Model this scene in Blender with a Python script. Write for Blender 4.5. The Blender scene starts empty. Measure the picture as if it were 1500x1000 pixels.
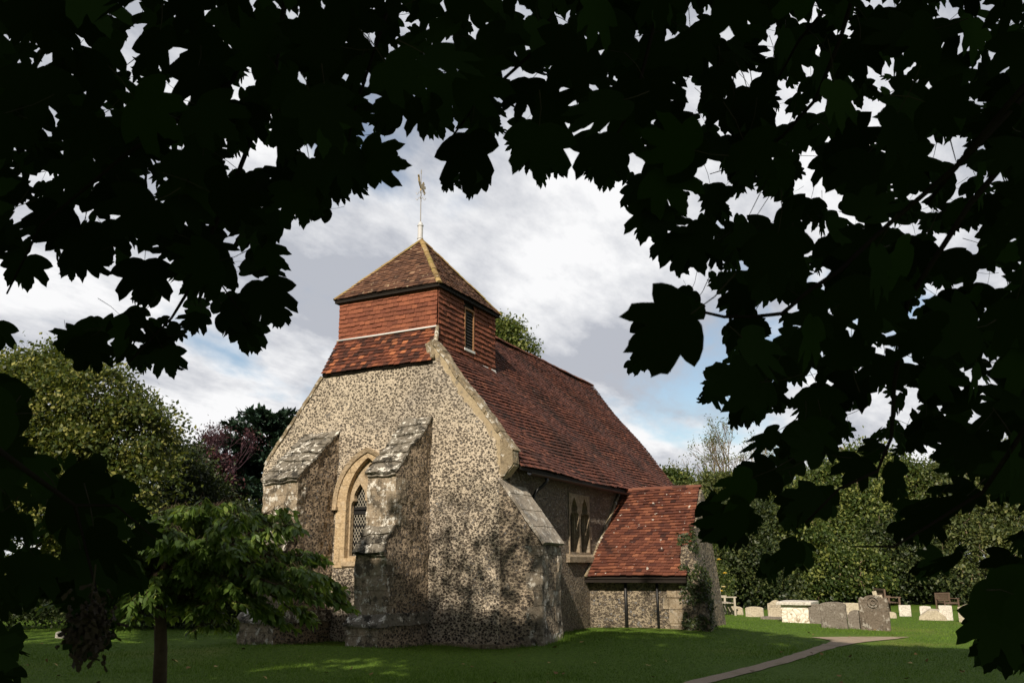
import bpy, bmesh, math, random
import numpy as np
from mathutils import Vector, Matrix, noise
rng = np.random.default_rng(7); random.seed(7)
COL = bpy.context.scene.collection
PI = math.pi
# ------------------------------------------------------------------ camera (solved from the photograph)
CP = np.array([-17.471, -12.667, 1.7]); FPX = 1251.54
_y, _a, _r = np.radians([26.947, 14.836, -0.211])
FW = np.array([np.cos(_y)*np.cos(_a), np.sin(_y)*np.cos(_a), np.sin(_a)]); _rt = np.array([np.sin(_y), -np.cos(_y), 0]); _up = np.cross(_rt, FW)
RT = _rt*np.cos(_r)+_up*np.sin(_r); UP = -_rt*np.sin(_r)+_up*np.cos(_r)
def B(px, py, X=None, Y=None, Z=None, d=None):
    D = FW+RT*(px-750)/FPX-UP*(py-500)/FPX
    t = d if d is not None else (X-CP[0])/D[0] if X is not None else (Y-CP[1])/D[1] if Y is not None else (Z-CP[2])/D[2]
    return CP+D*t
def proj(P):
    q = P-CP; z = q@FW
    return 750+FPX*(q@RT)/z, 500-FPX*(q@UP)/z, z
SUN_EL = math.radians(35); SUN_S = math.radians(11)
SUN = np.array([-math.cos(SUN_EL)*math.cos(SUN_S), -math.cos(SUN_EL)*math.sin(SUN_S), math.sin(SUN_EL)])
# ------------------------------------------------------------------ object helpers
def tag(o, label=None, cat=None, group=None, kind=None):
    if label: o['label'] = label
    if cat: o['category'] = cat
    if group: o['group'] = group
    if kind: o['kind'] = kind
    return o
def empty(name, loc, label, cat, group=None):
    o = bpy.data.objects.new(name, None); COL.objects.link(o); o.location = loc
    return tag(o, label, cat, group)
def link(name, me, mats, parent=None, smooth=False):
    for m in (mats if isinstance(mats, (list, tuple)) else [mats]): me.materials.append(m)
    o = bpy.data.objects.new(name, me); COL.objects.link(o)
    if smooth:
        me.polygons.foreach_set('use_smooth', [True]*len(me.polygons))
    if parent is not None:
        # meshes are written in world coordinates: undo every ancestor's offset
        off = Vector((0, 0, 0)); p = parent
        while p is not None: off += Vector(p.location); p = p.parent
        me.transform(Matrix.Translation(-off)); o.parent = parent
    return o
class MB:
    def __init__(s): s.v = []; s.f = []; s.m = []; s.t = []
    def poly(s, pts, m=0, t=0.5):
        i = len(s.v); s.v += [tuple(p) for p in pts]; s.f.append(tuple(range(i, i+len(pts)))); s.m.append(m); s.t.append(t)
    def faces(s, vs, fs, m=0, t=0.5):
        i = len(s.v); s.v += [tuple(p) for p in vs]
        for f in fs: s.f.append(tuple(i+k for k in f)); s.m.append(m); s.t.append(t)
    def hexa(s, a, m=0, t=0.5):   # 8 corners: bottom 0-3, top 4-7
        s.faces(a, [(3,2,1,0),(4,5,6,7),(0,1,5,4),(1,2,6,5),(2,3,7,6),(3,0,4,7)], m, t)
    def box(s, x0, y0, z0, x1, y1, z1, m=0, t=0.5):
        s.hexa([(x0,y0,z0),(x1,y0,z0),(x1,y1,z0),(x0,y1,z0),(x0,y0,z1),(x1,y0,z1),(x1,y1,z1),(x0,y1,z1)], m, t)
    def prism(s, pts, d, m=0, ms=None, t=0.5):   # pts 3D polygon, extruded by vector d
        pts = [Vector(p) for p in pts]; d = Vector(d); n = len(pts)
        s.faces(pts, [tuple(range(n))], m, t); s.faces([p+d for p in pts], [tuple(reversed(range(n)))], m, t)
        for i in range(n):
            j = (i+1) % n; s.faces([pts[i], pts[j], pts[j]+d, pts[i]+d], [(3,2,1,0)], (ms[i] if ms else m), t)
    def tube(s, pts, r, n=8, m=0, t=0.5, cap=True):
        pts = [Vector(p) for p in pts]; rs = r if isinstance(r, (list, tuple)) else [r]*len(pts); rings = []
        ref = Vector((0.123, 0.23, 0.97))
        for i, p in enumerate(pts):
            tdir = (pts[min(i+1, len(pts)-1)]-pts[max(i-1, 0)]).normalized()
            if abs(tdir.dot(ref)) > .97: ref = Vector((0.9, .3, .1))
            a = tdir.cross(ref).normalized(); b = tdir.cross(a)
            base = len(s.v)
            for k in range(n):
                w = 2*PI*k/n; s.v.append(tuple(p+(a*math.cos(w)+b*math.sin(w))*rs[i]))
            rings.append(base)
        for i in range(len(rings)-1):
            for k in range(n):
                k2 = (k+1) % n; s.f.append((rings[i]+k, rings[i]+k2, rings[i+1]+k2, rings[i+1]+k)); s.m.append(m); s.t.append(t)
        if cap:
            s.f.append(tuple(rings[0]+k for k in reversed(range(n)))); s.m.append(m); s.t.append(t)
            s.f.append(tuple(rings[-1]+k for k in range(n))); s.m.append(m); s.t.append(t)
    def build(s, name, mats, parent=None, smooth=False, dice=None, jit=None, bevel=None, recalc=True):
        me = bpy.data.meshes.new(name); me.from_pydata(s.v, [], s.f)
        me.polygons.foreach_set('material_index', s.m)
        at = me.attributes.new('tint', 'FLOAT', 'FACE'); at.data.foreach_set('value', s.t)
        if dice or jit or bevel or recalc:
            bm = bmesh.new(); bm.from_mesh(me)
            if dice or bevel: bmesh.ops.remove_doubles(bm, verts=bm.verts, dist=1e-5)
            if recalc: bmesh.ops.recalc_face_normals(bm, faces=bm.faces)
            if bevel: bmesh.ops.bevel(bm, geom=list(bm.edges), offset=bevel, segments=2, profile=.6, affect='EDGES', clamp_overlap=True)
            if dice: dice_bm(bm, dice)
            if jit:
                for v in bm.verts: v.co += jitv(v.co, jit)
            bm.to_mesh(me); bm.free()
        return link(name, me, mats, parent, smooth)
def jitv(co, a):
    return noise.noise_vector(co*1.3)*a + noise.noise_vector(co*4.1)*a*.55 + noise.noise_vector(co*9.7)*a*.35
def dice_bm(bm, step):
    for ax in range(3):
        lo = min(v.co[ax] for v in bm.verts); hi = max(v.co[ax] for v in bm.verts)
        n = int((hi-lo)/step)
        if n < 1: continue
        no = [0, 0, 0]; no[ax] = 1
        for k in range(1, n+1):
            co = [0, 0, 0]; co[ax] = lo+(hi-lo)*k/(n+1)
            bmesh.ops.bisect_plane(bm, geom=bm.verts[:]+bm.edges[:]+bm.faces[:], dist=1e-6, plane_co=co, plane_no=no)
def plate(name, outer, holes, to3, thick, mats, parent, dice=None, jit=None):
    """flat panel with holes: 2D loops mapped by to3(a,b), pushed back by vector thick"""
    bm = bmesh.new(); es = []
    for lp in [outer]+holes:
        vs = [bm.verts.new(to3(*p)) for p in lp]
        es += [bm.edges.new((vs[i], vs[(i+1) % len(vs)])) for i in range(len(vs))]
    bmesh.ops.triangle_fill(bm, use_beauty=True, use_dissolve=False, edges=es)
    r = bmesh.ops.extrude_face_region(bm, geom=bm.faces[:])
    bmesh.ops.translate(bm, vec=thick, verts=[g for g in r['geom'] if isinstance(g, bmesh.types.BMVert)])
    bmesh.ops.recalc_face_normals(bm, faces=bm.faces)
    if dice: dice_bm(bm, dice)
    if jit:
        for v in bm.verts: v.co += jitv(v.co, jit)
    me = bpy.data.meshes.new(name); bm.to_mesh(me); bm.free()
    return link(name, me, mats, parent)
def npmesh(name, V, F, mats, parent=None, tint=None, mi=None, smooth=False):
    me = bpy.data.meshes.new(name); n, k = F.shape
    me.vertices.add(len(V)); me.vertices.foreach_set('co', V.astype(np.float32).ravel())
    me.loops.add(n*k); me.loops.foreach_set('vertex_index', F.astype(np.int32).ravel())
    me.polygons.add(n); me.polygons.foreach_set('loop_start', np.arange(0, n*k, k, dtype=np.int32))
    if mi is not None: me.polygons.foreach_set('material_index', mi.astype(np.int32))
    me.update(calc_edges=True)
    if tint is not None:
        at = me.attributes.new('tint', 'FLOAT', 'FACE'); at.data.foreach_set('value', tint.astype(np.float32))
    return link(name, me, mats, parent, smooth)
def unit(a): return a/np.maximum(np.linalg.norm(a, axis=-1, keepdims=True), 1e-9)
# ------------------------------------------------------------------ materials
class NT:
    def __init__(s, name, rough=.8, spec=.3):
        s.mat = bpy.data.materials.new(name); s.mat.use_nodes = True; s.t = s.mat.node_tree; s.b = s.t.nodes['Principled BSDF']
        s.b.inputs['Roughness'].default_value = rough; s.b.inputs['Specular IOR Level'].default_value = spec
    def n(s, typ, **kw):
        x = s.t.nodes.new(typ)
        for k, v in kw.items():
            if k.startswith('i_'): x.inputs[k[2:].replace('_', ' ')].default_value = v
            else: setattr(x, k, v)
        return x
    def l(s, a, b): s.t.links.new(a, b)
    def co(s, scale=(1,1,1), out='Object'):
        tc = s.n('ShaderNodeTexCoord'); mp = s.n('ShaderNodeMapping'); mp.inputs['Scale'].default_value = scale; s.l(tc.outputs[out], mp.inputs['Vector']); return mp.outputs[0]
    def noise(s, co, scale, detail=4, rough=.55):
        x = s.n('ShaderNodeTexNoise', i_Scale=scale, i_Detail=detail, i_Roughness=rough); s.l(co, x.inputs['Vector']); return x.outputs['Fac']
    def ramp(s, fac, stops, interp='LINEAR'):
        r = s.n('ShaderNodeValToRGB'); r.color_ramp.interpolation = interp; e = r.color_ramp.elements
        while len(e) < len(stops): e.new(.5)
        for el, (p, c) in zip(e, stops): el.position = p; el.color = (*c, 1) if len(c) == 3 else c
        s.l(fac, r.inputs[0]); return r.outputs[0]
    def mask(s, fac, a, b):
        m = s.n('ShaderNodeMapRange', i_From_Min=a, i_From_Max=b); m.interpolation_type = 'SMOOTHSTEP'; s.l(fac, m.inputs[0]); return m.outputs[0]
    def mix(s, fac, a, b, blend='MIX'):
        m = s.n('ShaderNodeMix', data_type='RGBA', blend_type=blend)
        for src, k in ((fac, 0), (a, 6), (b, 7)):
            if isinstance(src, (int, float)): m.inputs[k].default_value = src
            elif isinstance(src, tuple): m.inputs[k].default_value = (*src, 1)
            else: s.l(src, m.inputs[k])
        return m.outputs[2]
    def math(s, op, a, b=None, c=None):
        m = s.n('ShaderNodeMath', operation=op)
        for i, x in enumerate((a, b, c)):
            if x is None: continue
            if isinstance(x, (int, float)): m.inputs[i].default_value = x
            else: s.l(x, m.inputs[i])
        return m.outputs[0]
    def bump(s, h, strength=.5, dist=.02, prev=None):
        b = s.n('ShaderNodeBump', i_Strength=strength, i_Distance=dist); s.l(h, b.inputs['Height'])
        if prev: s.l(prev, b.inputs['Normal'])
        return b.outputs[0]
    def out(s, col, nrm=None):
        s.l(col, s.b.inputs['Base Color'])
        if nrm: s.l(nrm, s.b.inputs['Normal'])
        return s.mat
def flint(name, mortar1, mortar2, scale=7.5, thr=.36, gable=False, lichen=.0, bright=.22):
    t = NT(name, .75, .35); co = t.co()
    wn = t.n('ShaderNodeTexNoise', i_Scale=5, i_Detail=2); t.l(co, wn.inputs['Vector'])
    wv = t.n('ShaderNodeVectorMath', operation='MULTIPLY_ADD'); t.l(wn.outputs['Color'], wv.inputs[0]); wv.inputs[1].default_value = (.07,.07,.07); t.l(co, wv.inputs[2])
    mp = t.n('ShaderNodeMapping'); mp.inputs['Scale'].default_value = (1, 1, 1.3); t.l(wv.outputs[0], mp.inputs['Vector'])
    vo = t.n('ShaderNodeTexVoronoi', i_Scale=scale, i_Randomness=.95); t.l(mp.outputs[0], vo.inputs['Vector'])
    n1 = t.noise(co, 22, 4, .7); n2 = t.noise(co, 1.1, 3); n3 = t.noise(co, 60, 3, .7)
    d = t.math('ADD', vo.outputs['Distance'], t.math('MULTIPLY', t.math('SUBTRACT', n1, .5), .22))
    d = t.math('ADD', d, t.math('MULTIPLY', t.math('SUBTRACT', n2, .5), -.16))
    sep = t.n('ShaderNodeSeparateColor'); t.l(vo.outputs['Color'], sep.inputs[0])
    d = t.math('ADD', d, t.math('MULTIPLY', t.math('SUBTRACT', sep.outputs[1], .5), .12))
    v2 = t.n('ShaderNodeTexVoronoi', i_Scale=scale*1.9, i_Randomness=1); t.l(mp.outputs[0], v2.inputs['Vector']); d2 = t.math('ADD', t.math('ADD', v2.outputs['Distance'], t.math('MULTIPLY', t.math('SUBTRACT', n1, .5), .3)), .13)
    d = t.math('MINIMUM', d, d2)
    sz_ = t.n('ShaderNodeSeparateXYZ'); t.l(co, sz_.inputs[0]); d = t.math('ADD', d, t.math('MULTIPLY', t.mask(t.math('ADD', sz_.outputs[2], t.math('MULTIPLY', n2, 3)), 3.8, 6.6), .07 if gable else 0))
    core = t.mask(d, thr, thr-.07); rim = t.mask(d, thr+.13, thr+.02)
    fc = t.ramp(sep.outputs[0], [(0, (.022,.018,.016)), (.5, (.06,.048,.038)), (.8, (.15,.12,.09)), (1, (bright,)*3)])
    fc = t.mix(t.mask(n3, .5, .75), fc, (.12,.105,.09))
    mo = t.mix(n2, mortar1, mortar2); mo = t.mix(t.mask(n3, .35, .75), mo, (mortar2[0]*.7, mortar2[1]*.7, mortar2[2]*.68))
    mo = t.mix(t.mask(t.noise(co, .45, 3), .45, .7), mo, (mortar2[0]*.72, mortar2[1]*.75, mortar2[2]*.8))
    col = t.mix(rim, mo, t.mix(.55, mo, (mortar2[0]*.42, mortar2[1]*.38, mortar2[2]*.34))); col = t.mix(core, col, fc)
    h = t.math('ADD', t.math('MULTIPLY', rim, .8), t.math('MULTIPLY', n1, .45))
    h = t.math('SUBTRACT', h, t.math('MULTIPLY', core, .35))
    if gable:   # smooth render band below the raking coping stones
        sx = t.n('ShaderNodeSeparateXYZ'); t.l(co, sx.inputs[0])
        q = t.math('SUBTRACT', t.math('ADD', 4.36+3.81*1.277, t.math('MULTIPLY', sx.outputs[1], 1.277)), sx.outputs[2])
        q = t.math('ADD', q, t.math('MULTIPLY', t.math('SUBTRACT', t.noise(co, 3.5, 4), .5), .5))
        q = t.math('ADD', q, t.math('MULTIPLY', t.mask(sx.outputs[2], 4.7, 3.9), -.55))
        m = t.mask(q, .46, .36); left = t.mask(sx.outputs[1], -1.2, -1.6); m = t.math('MULTIPLY', m, left)
        rc = t.ramp(n2, [(.3, (.30,.235,.15)), (.7, (.42,.34,.22))]); rc = t.mix(t.mask(t.noise(co, 6, 4), .55, .7), rc, (.2,.17,.13))
        col = t.mix(m, col, rc); h = t.math('MULTIPLY', h, t.math('SUBTRACT', 1.05, m))
    if lichen:
        col = t.mix(t.math('MULTIPLY', t.mask(t.noise(co, 3.1, 6, .7), .60, .66), lichen), col, (.5,.48,.42))
    t.l(t.math('SUBTRACT', .85, t.math('MULTIPLY', core, .45)), t.b.inputs['Roughness'])
    return t.out(col, t.bump(h, 1.0, .085))
def ashlar(name, c1, c2, white=.5, black=.4, courses=True):
    t = NT(name, .9, .2); co = t.co()
    n = t.noise(co, 2.2, 6, .65); n2 = t.noise(co, 18, 5, .7); n3 = t.noise(co, 5.5, 6, .72)
    col = t.mix(n, c1, c2); col = t.mix(t.mask(n2, .4, .7), col, (c1[0]*.55, c1[1]*.52, c1[2]*.5))
    h = t.math('MULTIPLY', n2, .5)
    if courses:
        sx = t.n('ShaderNodeSeparateXYZ'); t.l(co, sx.inputs[0]); cb = t.n('ShaderNodeCombineXYZ')
        t.l(t.math('ADD', sx.outputs[0], sx.outputs[1]), cb.inputs[0]); t.l(sx.outputs[2], cb.inputs[1])
        br = t.n('ShaderNodeTexBrick', i_Scale=1.0); br.inputs['Mortar Size'].default_value = .012; br.inputs['Brick Width'].default_value = .47; br.inputs['Row Height'].default_value = .31; br.inputs['Mortar Smooth'].default_value = .3
        t.l(cb.outputs[0], br.inputs['Vector'])
        jn = t.math('MULTIPLY', br.outputs['Fac'], t.mask(t.noise(co, 1.9, 4), .35, .6)); col = t.mix(t.math('MULTIPLY', jn, .7), col, (c1[0]*.42, c1[1]*.39, c1[2]*.35)); h = t.math('SUBTRACT', h, t.math('MULTIPLY', jn, .5))
    col = t.mix(t.math('MULTIPLY', t.mask(t.noise(co, 3.3, 8, .8), .50, .57), black), col, (.035,.032,.026))
    col = t.mix(t.math('MULTIPLY', t.mask(n3, .545, .60), white), col, (.70,.67,.60))
    return t.out(col, t.bump(t.math('ADD', h, t.math('MULTIPLY', n3, .8)), 1.0, .05))
def tiles_mat(name, stops, spots=.62, spotcol=(.6,.57,.5), dark=.5, lich=None):
    t = NT(name, .85, .25); co = t.co(); a = t.n('ShaderNodeAttribute', attribute_name='tint')
    n = t.noise(co, 9, 5, .7); n2 = t.noise(co, .8, 4)
    f = t.math('ADD', t.math('MULTIPLY', a.outputs['Fac'], .62), t.math('MULTIPLY', t.math('ADD', n, n2), .2))
    col = t.ramp(f, stops)
    col = t.mix(t.math('MULTIPLY', t.mask(n2, .5, .68), dark), col, (.02,.014,.012))
    col = t.mix(t.mask(t.noise(co, 7.5, 3, .6), spots, spots+.025), col, spotcol)
    if lich: col = t.mix(t.mask(t.noise(co, 3, 6, .7), lich, lich+.12), col, (.27,.21,.07))
    return t.out(col, t.bump(n, .5, .01))
def plain(name, c, rough=.8, spec=.3, vary=.35, scale=8, metal=0):
    t = NT(name, rough, spec); co = t.co(); t.b.inputs['Metallic'].default_value = metal
    n = t.noise(co, scale, 5, .65); col = t.mix(n, tuple(x*(1-vary) for x in c), tuple(min(1, x*(1+vary)) for x in c))
    return t.out(col, t.bump(n, .4, .01))
def leafmat(name, c1, c2, c3, trans=.25, rough=.5, spec=.35):
    t = NT(name, rough, spec); a = t.n('ShaderNodeAttribute', attribute_name='tint'); 
    col = t.ramp(a.outputs['Fac'], [(0, c1), (.55, c2), (1, c3)])
    t.l(col, t.b.inputs['Base Color'])
    if trans:
        tr = t.n('ShaderNodeBsdfTranslucent'); t.l(t.mix(.6, col, (c3[0]*1.1, c3[1]*1.3, c3[2]*.5)), tr.inputs[0]); mx = t.n('ShaderNodeMixShader'); mx.inputs[0].default_value = trans
        t.l(t.b.outputs[0], mx.inputs[1]); t.l(tr.outputs[0], mx.inputs[2]); t.l(mx.outputs[0], t.t.nodes['Material Output'].inputs[0])
    return t.mat
M_FG = flint('flint_gable', (.79,.69,.54), (.58,.49,.38), 15, .415, gable=True)
M_FB = flint('flint_side', (.56,.44,.31), (.44,.34,.24), 13, .40)
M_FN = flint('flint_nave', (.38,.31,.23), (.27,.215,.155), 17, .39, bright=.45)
M_FC = flint('flint_corner', (.50,.41,.30), (.38,.31,.23), 12, .385, lichen=.5)
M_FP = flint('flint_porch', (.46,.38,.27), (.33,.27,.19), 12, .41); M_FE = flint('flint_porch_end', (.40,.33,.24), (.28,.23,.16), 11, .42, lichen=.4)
M_ASH = ashlar('lichened_ashlar', (.44,.36,.26), (.24,.20,.15), .85, .7); M_QST = ashlar('rough_quoin_stone', (.32,.275,.21), (.22,.19,.15), .65, .8, courses=False)
M_SLAB = ashlar('weathered_slab', (.26,.235,.19), (.15,.135,.11), 1, 1, courses=False)
M_SLAB2 = ashlar('pale_slab', (.46,.41,.34), (.34,.30,.25), .8, .2, courses=False)
M_LIME = ashlar('window_limestone', (.56,.44,.29), (.42,.33,.22), .15, .2, courses=False)
M_LIMEJ = ashlar('window_limestone_jointed', (.60,.46,.28), (.50,.38,.24), .15, .12)
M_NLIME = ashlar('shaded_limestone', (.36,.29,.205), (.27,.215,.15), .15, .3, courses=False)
M_COPE = ashlar('coping_stone', (.34,.275,.18), (.25,.205,.14), .7, .45, courses=False)
M_QUO = ashlar('porch_quoin_stone', (.40,.32,.21), (.28,.24,.19), .2, .45)
M_NROOF = tiles_mat('nave_clay_tiles', [(.1, (.018,.012,.011)), (.36, (.065,.026,.02)), (.6, (.135,.048,.032)), (.9, (.29,.125,.075))], .74, dark=.6)
M_PROOF = tiles_mat('porch_clay_tiles', [(.08, (.018,.012,.011)), (.34, (.07,.024,.017)), (.6, (.15,.052,.03)), (.88, (.28,.11,.058))], .675, dark=.6)
M_SKIRT = tiles_mat('skirt_clay_tiles', [(.1, (.015,.01,.009)), (.42, (.06,.024,.017)), (.62, (.15,.048,.027)), (.9, (.46,.17,.075))], .80, dark=.5)
M_HUNG = tiles_mat('hung_clay_tiles', [(.1, (.09,.032,.02)), (.4, (.18,.06,.035)), (.8, (.30,.105,.055)), (1, (.36,.15,.08))], .77, dark=.3)
M_TROOF = tiles_mat('turret_clay_tiles', [(.1, (.035,.021,.016)), (.4, (.10,.05,.032)), (.7, (.19,.095,.056)), (.95, (.40,.27,.17))], .66, (.48,.38,.25), dark=.35)
M_HIP = tiles_mat('hip_ridge_tiles', [(.1, (.12,.08,.04)), (.5, (.28,.19,.08)), (.9, (.4,.28,.12))], .66, dark=.2, lich=.48)
M_RIDGE = tiles_mat('ridge_clay_tiles', [(.1, (.04,.022,.018)), (.5, (.15,.055,.035)), (.9, (.22,.1,.06))], .72, dark=.3)
M_DARK = plain('dark_timber', (.018,.014,.011), .8, .2)
M_IRON = plain('black_cast_iron', (.012,.012,.013), .5, .4)
M_LEAD = plain('grey_lead', (.55,.55,.56), .5, .4, .15)
M_FLASH = plain('white_flashing', (.68,.68,.67), .6, .3, .12)
M_GOLD = plain('gilded_metal', (.45,.32,.12), .4, .5, .2, metal=.6)
M_STEEL = plain('weathered_steel', (.35,.33,.30), .5, .4, .2, metal=.5)
M_OAK = plain('oak_frame', (.33,.17,.08), .7, .2, .2)
M_GLASS = plain('dark_window_glass', (.012,.014,.016), .15, .5, .2)
M_WIRE = plain('grey_lead_lattice', (.36,.33,.27), .6, .4, .15)
M_BARK = plain('brown_bark', (.09,.065,.045), .9, .1, .5, 14)
M_BARKD = plain('dark_bark', (.04,.033,.026), .95, .05, .5, 14)
M_TWIG = plain('black_twig_bark', (.018,.015,.012), .95, .0, .4, 14)
M_BARKP = plain('pale_ivy_stems', (.20,.155,.10), .9, .1, .4, 10)
M_BENCH = plain('weathered_bench_wood', (.42,.38,.31), .8, .2, .3)
M_BENCHD = plain('dark_bench_wood', (.13,.09,.065), .8, .2, .3)
# ------------------------------------------------------------------ terrain
def gz(x, y):
    x = np.asarray(x, float); y = np.asarray(y, float)
    g = lambda cx, cy, sx, sy, a: a*np.exp(-((x-cx)/sx)**2-((y-cy)/sy)**2)
    h = g(5.0, -5.2, 5.5, 3.6, .20)+g(-2.7, -.6, 1.1, 2.8, .15)+g(1.6, -5.4, 1.6, 1.6, .10)+g(0, -3.2, .9, .8, -.08)
    h = h+.035*np.sin(x*.31+1)*np.sin(y*.27)*np.clip(np.hypot(x+2, y)/12, 0, 1)
    return h
def at(px, py):
    p = B(px, py, Z=0.0)
    for _ in range(4): p = B(px, py, Z=float(gz(p[0], p[1])))
    return p
def ground():
    xs = np.concatenate([np.linspace(-700, -45, 14), np.arange(-40, 50, .5), np.linspace(55, 900, 16)]); ys = np.concatenate([np.linspace(-700, -45, 14), np.arange(-40, 45, .5), np.linspace(50, 900, 16)])
    X, Y = np.meshgrid(xs, ys, indexing='ij'); Z = gz(X, Y)
    V = np.stack([X, Y, Z], -1).reshape(-1, 3); nx, ny = len(xs), len(ys)
    i, j = np.meshgrid(np.arange(nx-1), np.arange(ny-1), indexing='ij'); a = (i*ny+j).ravel()
    F = np.stack([a, a+ny, a+ny+1, a+1], 1)
    t = NT('lawn_turf', .9, .1); co = t.co(); n = t.noise(co, .5, 5); n2 = t.noise(co, 14, 5, .7)
    col = t.mix(n, (.075,.135,.016), (.12,.19,.024)); col = t.mix(t.mask(n2, .3, .8), col, (.03,.06,.012)); 
    col = t.mix(t.mask(t.noise(co, .23, 4), .55, .7), col, (.12,.15,.03))
    npmesh('lawn', V, F, t.out(col, t.bump(n2, .8, .03)), smooth=True)['kind'] = 'structure'
ground()
def grass_blades():
    n = 300000
    inv = rng.uniform(1/34., 1/11.5, n); r = 1/inv; ang = math.radians(26.9)+rng.uniform(-.62, .62, n)
    x = CP[0]+r*np.cos(ang); y = CP[1]+r*np.sin(ang)
    keep = ~((x > -.1) & (x < 14.8) & (np.abs(y) < 3.7)) & ~((x > 4.2) & (x < 7.6) & (y > -6.5) & (y < -3))
    ctrl = PATH_C; px = np.stack([x, y], 1)
    dm = np.full(n, 9.)
    for (ax, ay, aw), (bx, by, bw) in zip(ctrl[:-1], ctrl[1:]):
        a = np.array([ax, ay]); b = np.array([bx, by]); t = np.clip(((px-a)@(b-a))/((b-a)@(b-a)), 0, 1)
        dd = np.linalg.norm(px-(a+t[:, None]*(b-a)), axis=1)-(aw+(bw-aw)*t); dm = np.minimum(dm, dd)
    keep &= dm > 0
    x, y, r = x[keep], y[keep], r[keep]; n = len(x)
    nearw = ((x > -.35) & (x < 1.2) & (np.abs(y) < 4.9)) | ((x > -2.3) & (x < 0) & (((y > 1.0) & (y < 2.6)) | ((y > -1.8) & (y < -.6)))) | ((y > -3.9) & (y < -3.5) & (x > 0) & (x < 5)) | ((x > 4.6) & (x < 5) & (y > -7) & (y < -3.5))
    h = rng.uniform(.02, .05, n)*np.where(nearw, 2.4, 1)*np.where((np.sin(x*1.7+np.sin(y*2.1))*np.sin(y*1.3+1) > .75), 1.5, 1)*(.8+.5*np.sin(x*.9)*np.sin(y*.7+2)**2); w = .0035*r/14; a = rng.uniform(0, 2*PI, n); z = gz(x, y)
    lean = rng.normal(0, .018, (n, 2)); P = np.stack([x, y, z-.004], 1); d = np.stack([np.cos(a)*w, np.sin(a)*w, np.zeros(n)], 1)
    V = np.stack([P-d, P+d, P+np.stack([lean[:, 0], lean[:, 1], h], 1)], 1).reshape(-1, 3)
    tint = np.clip(rng.normal(.45, .22, n)+.2*np.sin(x*.5)*np.sin(y*.6), 0, 1)
    o = npmesh('grass', V, np.arange(3*n).reshape(-1, 3), leafmat('grass_blade', (.045,.09,.010), (.10,.185,.018), (.20,.30,.04), .2, .6, .2), tint=tint)
    tag(o, 'short mown green grass on the churchyard lawn', 'grass', kind='stuff')
COARSE = np.array([(0,0,0),(.30,-.05,.03),(.55,.15,.05),(.45,.45,.02),(.18,.55,0),(0,1,0),(-.18,.55,0),(-.45,.45,.02),(-.55,.15,.05),(-.30,-.05,.03)], float)
def fallen():
    n = 170; inv = rng.uniform(1/28., 1/12., n); r = 1/inv; ang = math.radians(26.9)+rng.uniform(-.6, .6, n); x = CP[0]+r*np.cos(ang); y = CP[1]+r*np.sin(ang)
    k = ~((x > -2.2) & (x < 14.8) & (np.abs(y) < 4.8)) & ~((x > 4) & (x < 8.4) & (y > -7.2) & (y < -3)); x, y = x[k], y[k]; n = len(x)
    P = np.stack([x, y, gz(x, y)+.035], 1); D = rdir(n)*[1, 1, .25]
    tag(leaves('fallen_leaves', P, D, np.array([0, 0, 1.])+rng.normal(0, .35, (n, 3)), rng.uniform(.05, .10, n), leafmat('dry_leaf', (.12,.07,.03), (.25,.16,.06), (.40,.30,.12), 0, .8, .1), None, tpl=COARSE, tint=rng.uniform(0, 1, n)), 'small dry leaves scattered on the lawn', 'leaves', kind='stuff')
# path (strips on the lawn, 4 mm above it)
PATH_PX = [(985,1030,.23),(1020,1000,.22),(1090,983,.21),(1150,967,.2),(1190,954,.21),(1222,944,.24)]
PATH_C = [(*at(a, b)[:2], w) for a, b, w in PATH_PX]
def path():
    mb = MB()
    t = NT('path_gravel', .95, .1); co = t.co(); n = t.noise(co, 30, 5, .8); n2 = t.noise(co, 1.5, 4)
    col = t.mix(n, (.22,.175,.13), (.42,.34,.26)); col = t.mix(t.mask(n2, .55, .7), col, (.20,.17,.10)); mat = t.out(col, t.bump(n, .9, .02))
    P = []
    for (x0, y0, w0), (x1, y1, w1) in zip(PATH_C[:-1], PATH_C[1:]):
        for k in range(6): s = k/6; P.append((x0+(x1-x0)*s, y0+(y1-y0)*s, .85*(w0+(w1-w0)*s)))
    P.append(PATH_C[-1]); L = []; R_ = []
    for i, (x, y, w) in enumerate(P):
        a = P[max(i-1, 0)]; b = P[min(i+1, len(P)-1)]; d = np.array([b[0]-a[0], b[1]-a[1]]); d = d/np.linalg.norm(d); nn = np.array([-d[1], d[0]])
        w += random.uniform(-.02, .02)
        L.append((x+nn[0]*w, y+nn[1]*w)); R_.append((x-nn[0]*w, y-nn[1]*w))
    # splay into the cross path at its far end
    far = [at(p, q)[:2] for p, q in ((1210,943),(1218,939),(1207,936),(1187,933.5),(1260,932.6),(1333,933),(1312,936),(1280,939),(1255,942),(1232,947))]
    def zq(p): return (p[0], p[1], float(gz(p[0], p[1]))+.012)
    for i in range(len(P)-1): mb.poly([zq(L[i]), zq(R_[i]), zq(R_[i+1]), zq(L[i+1])])
    mb.poly([(x, y, float(gz(x, y))+.016) for x, y in far])
    mb.build('gravel_path', mat)['kind'] = 'structure'
    for i in range(1): pass
    e = [at(p, q)[:2] for p, q in ((1232,947),(1333,933))]
    PATH_C.append((*((np.array(far[3])+np.array(far[5]))/2), 1.0))
path()
grass_blades()
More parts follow.
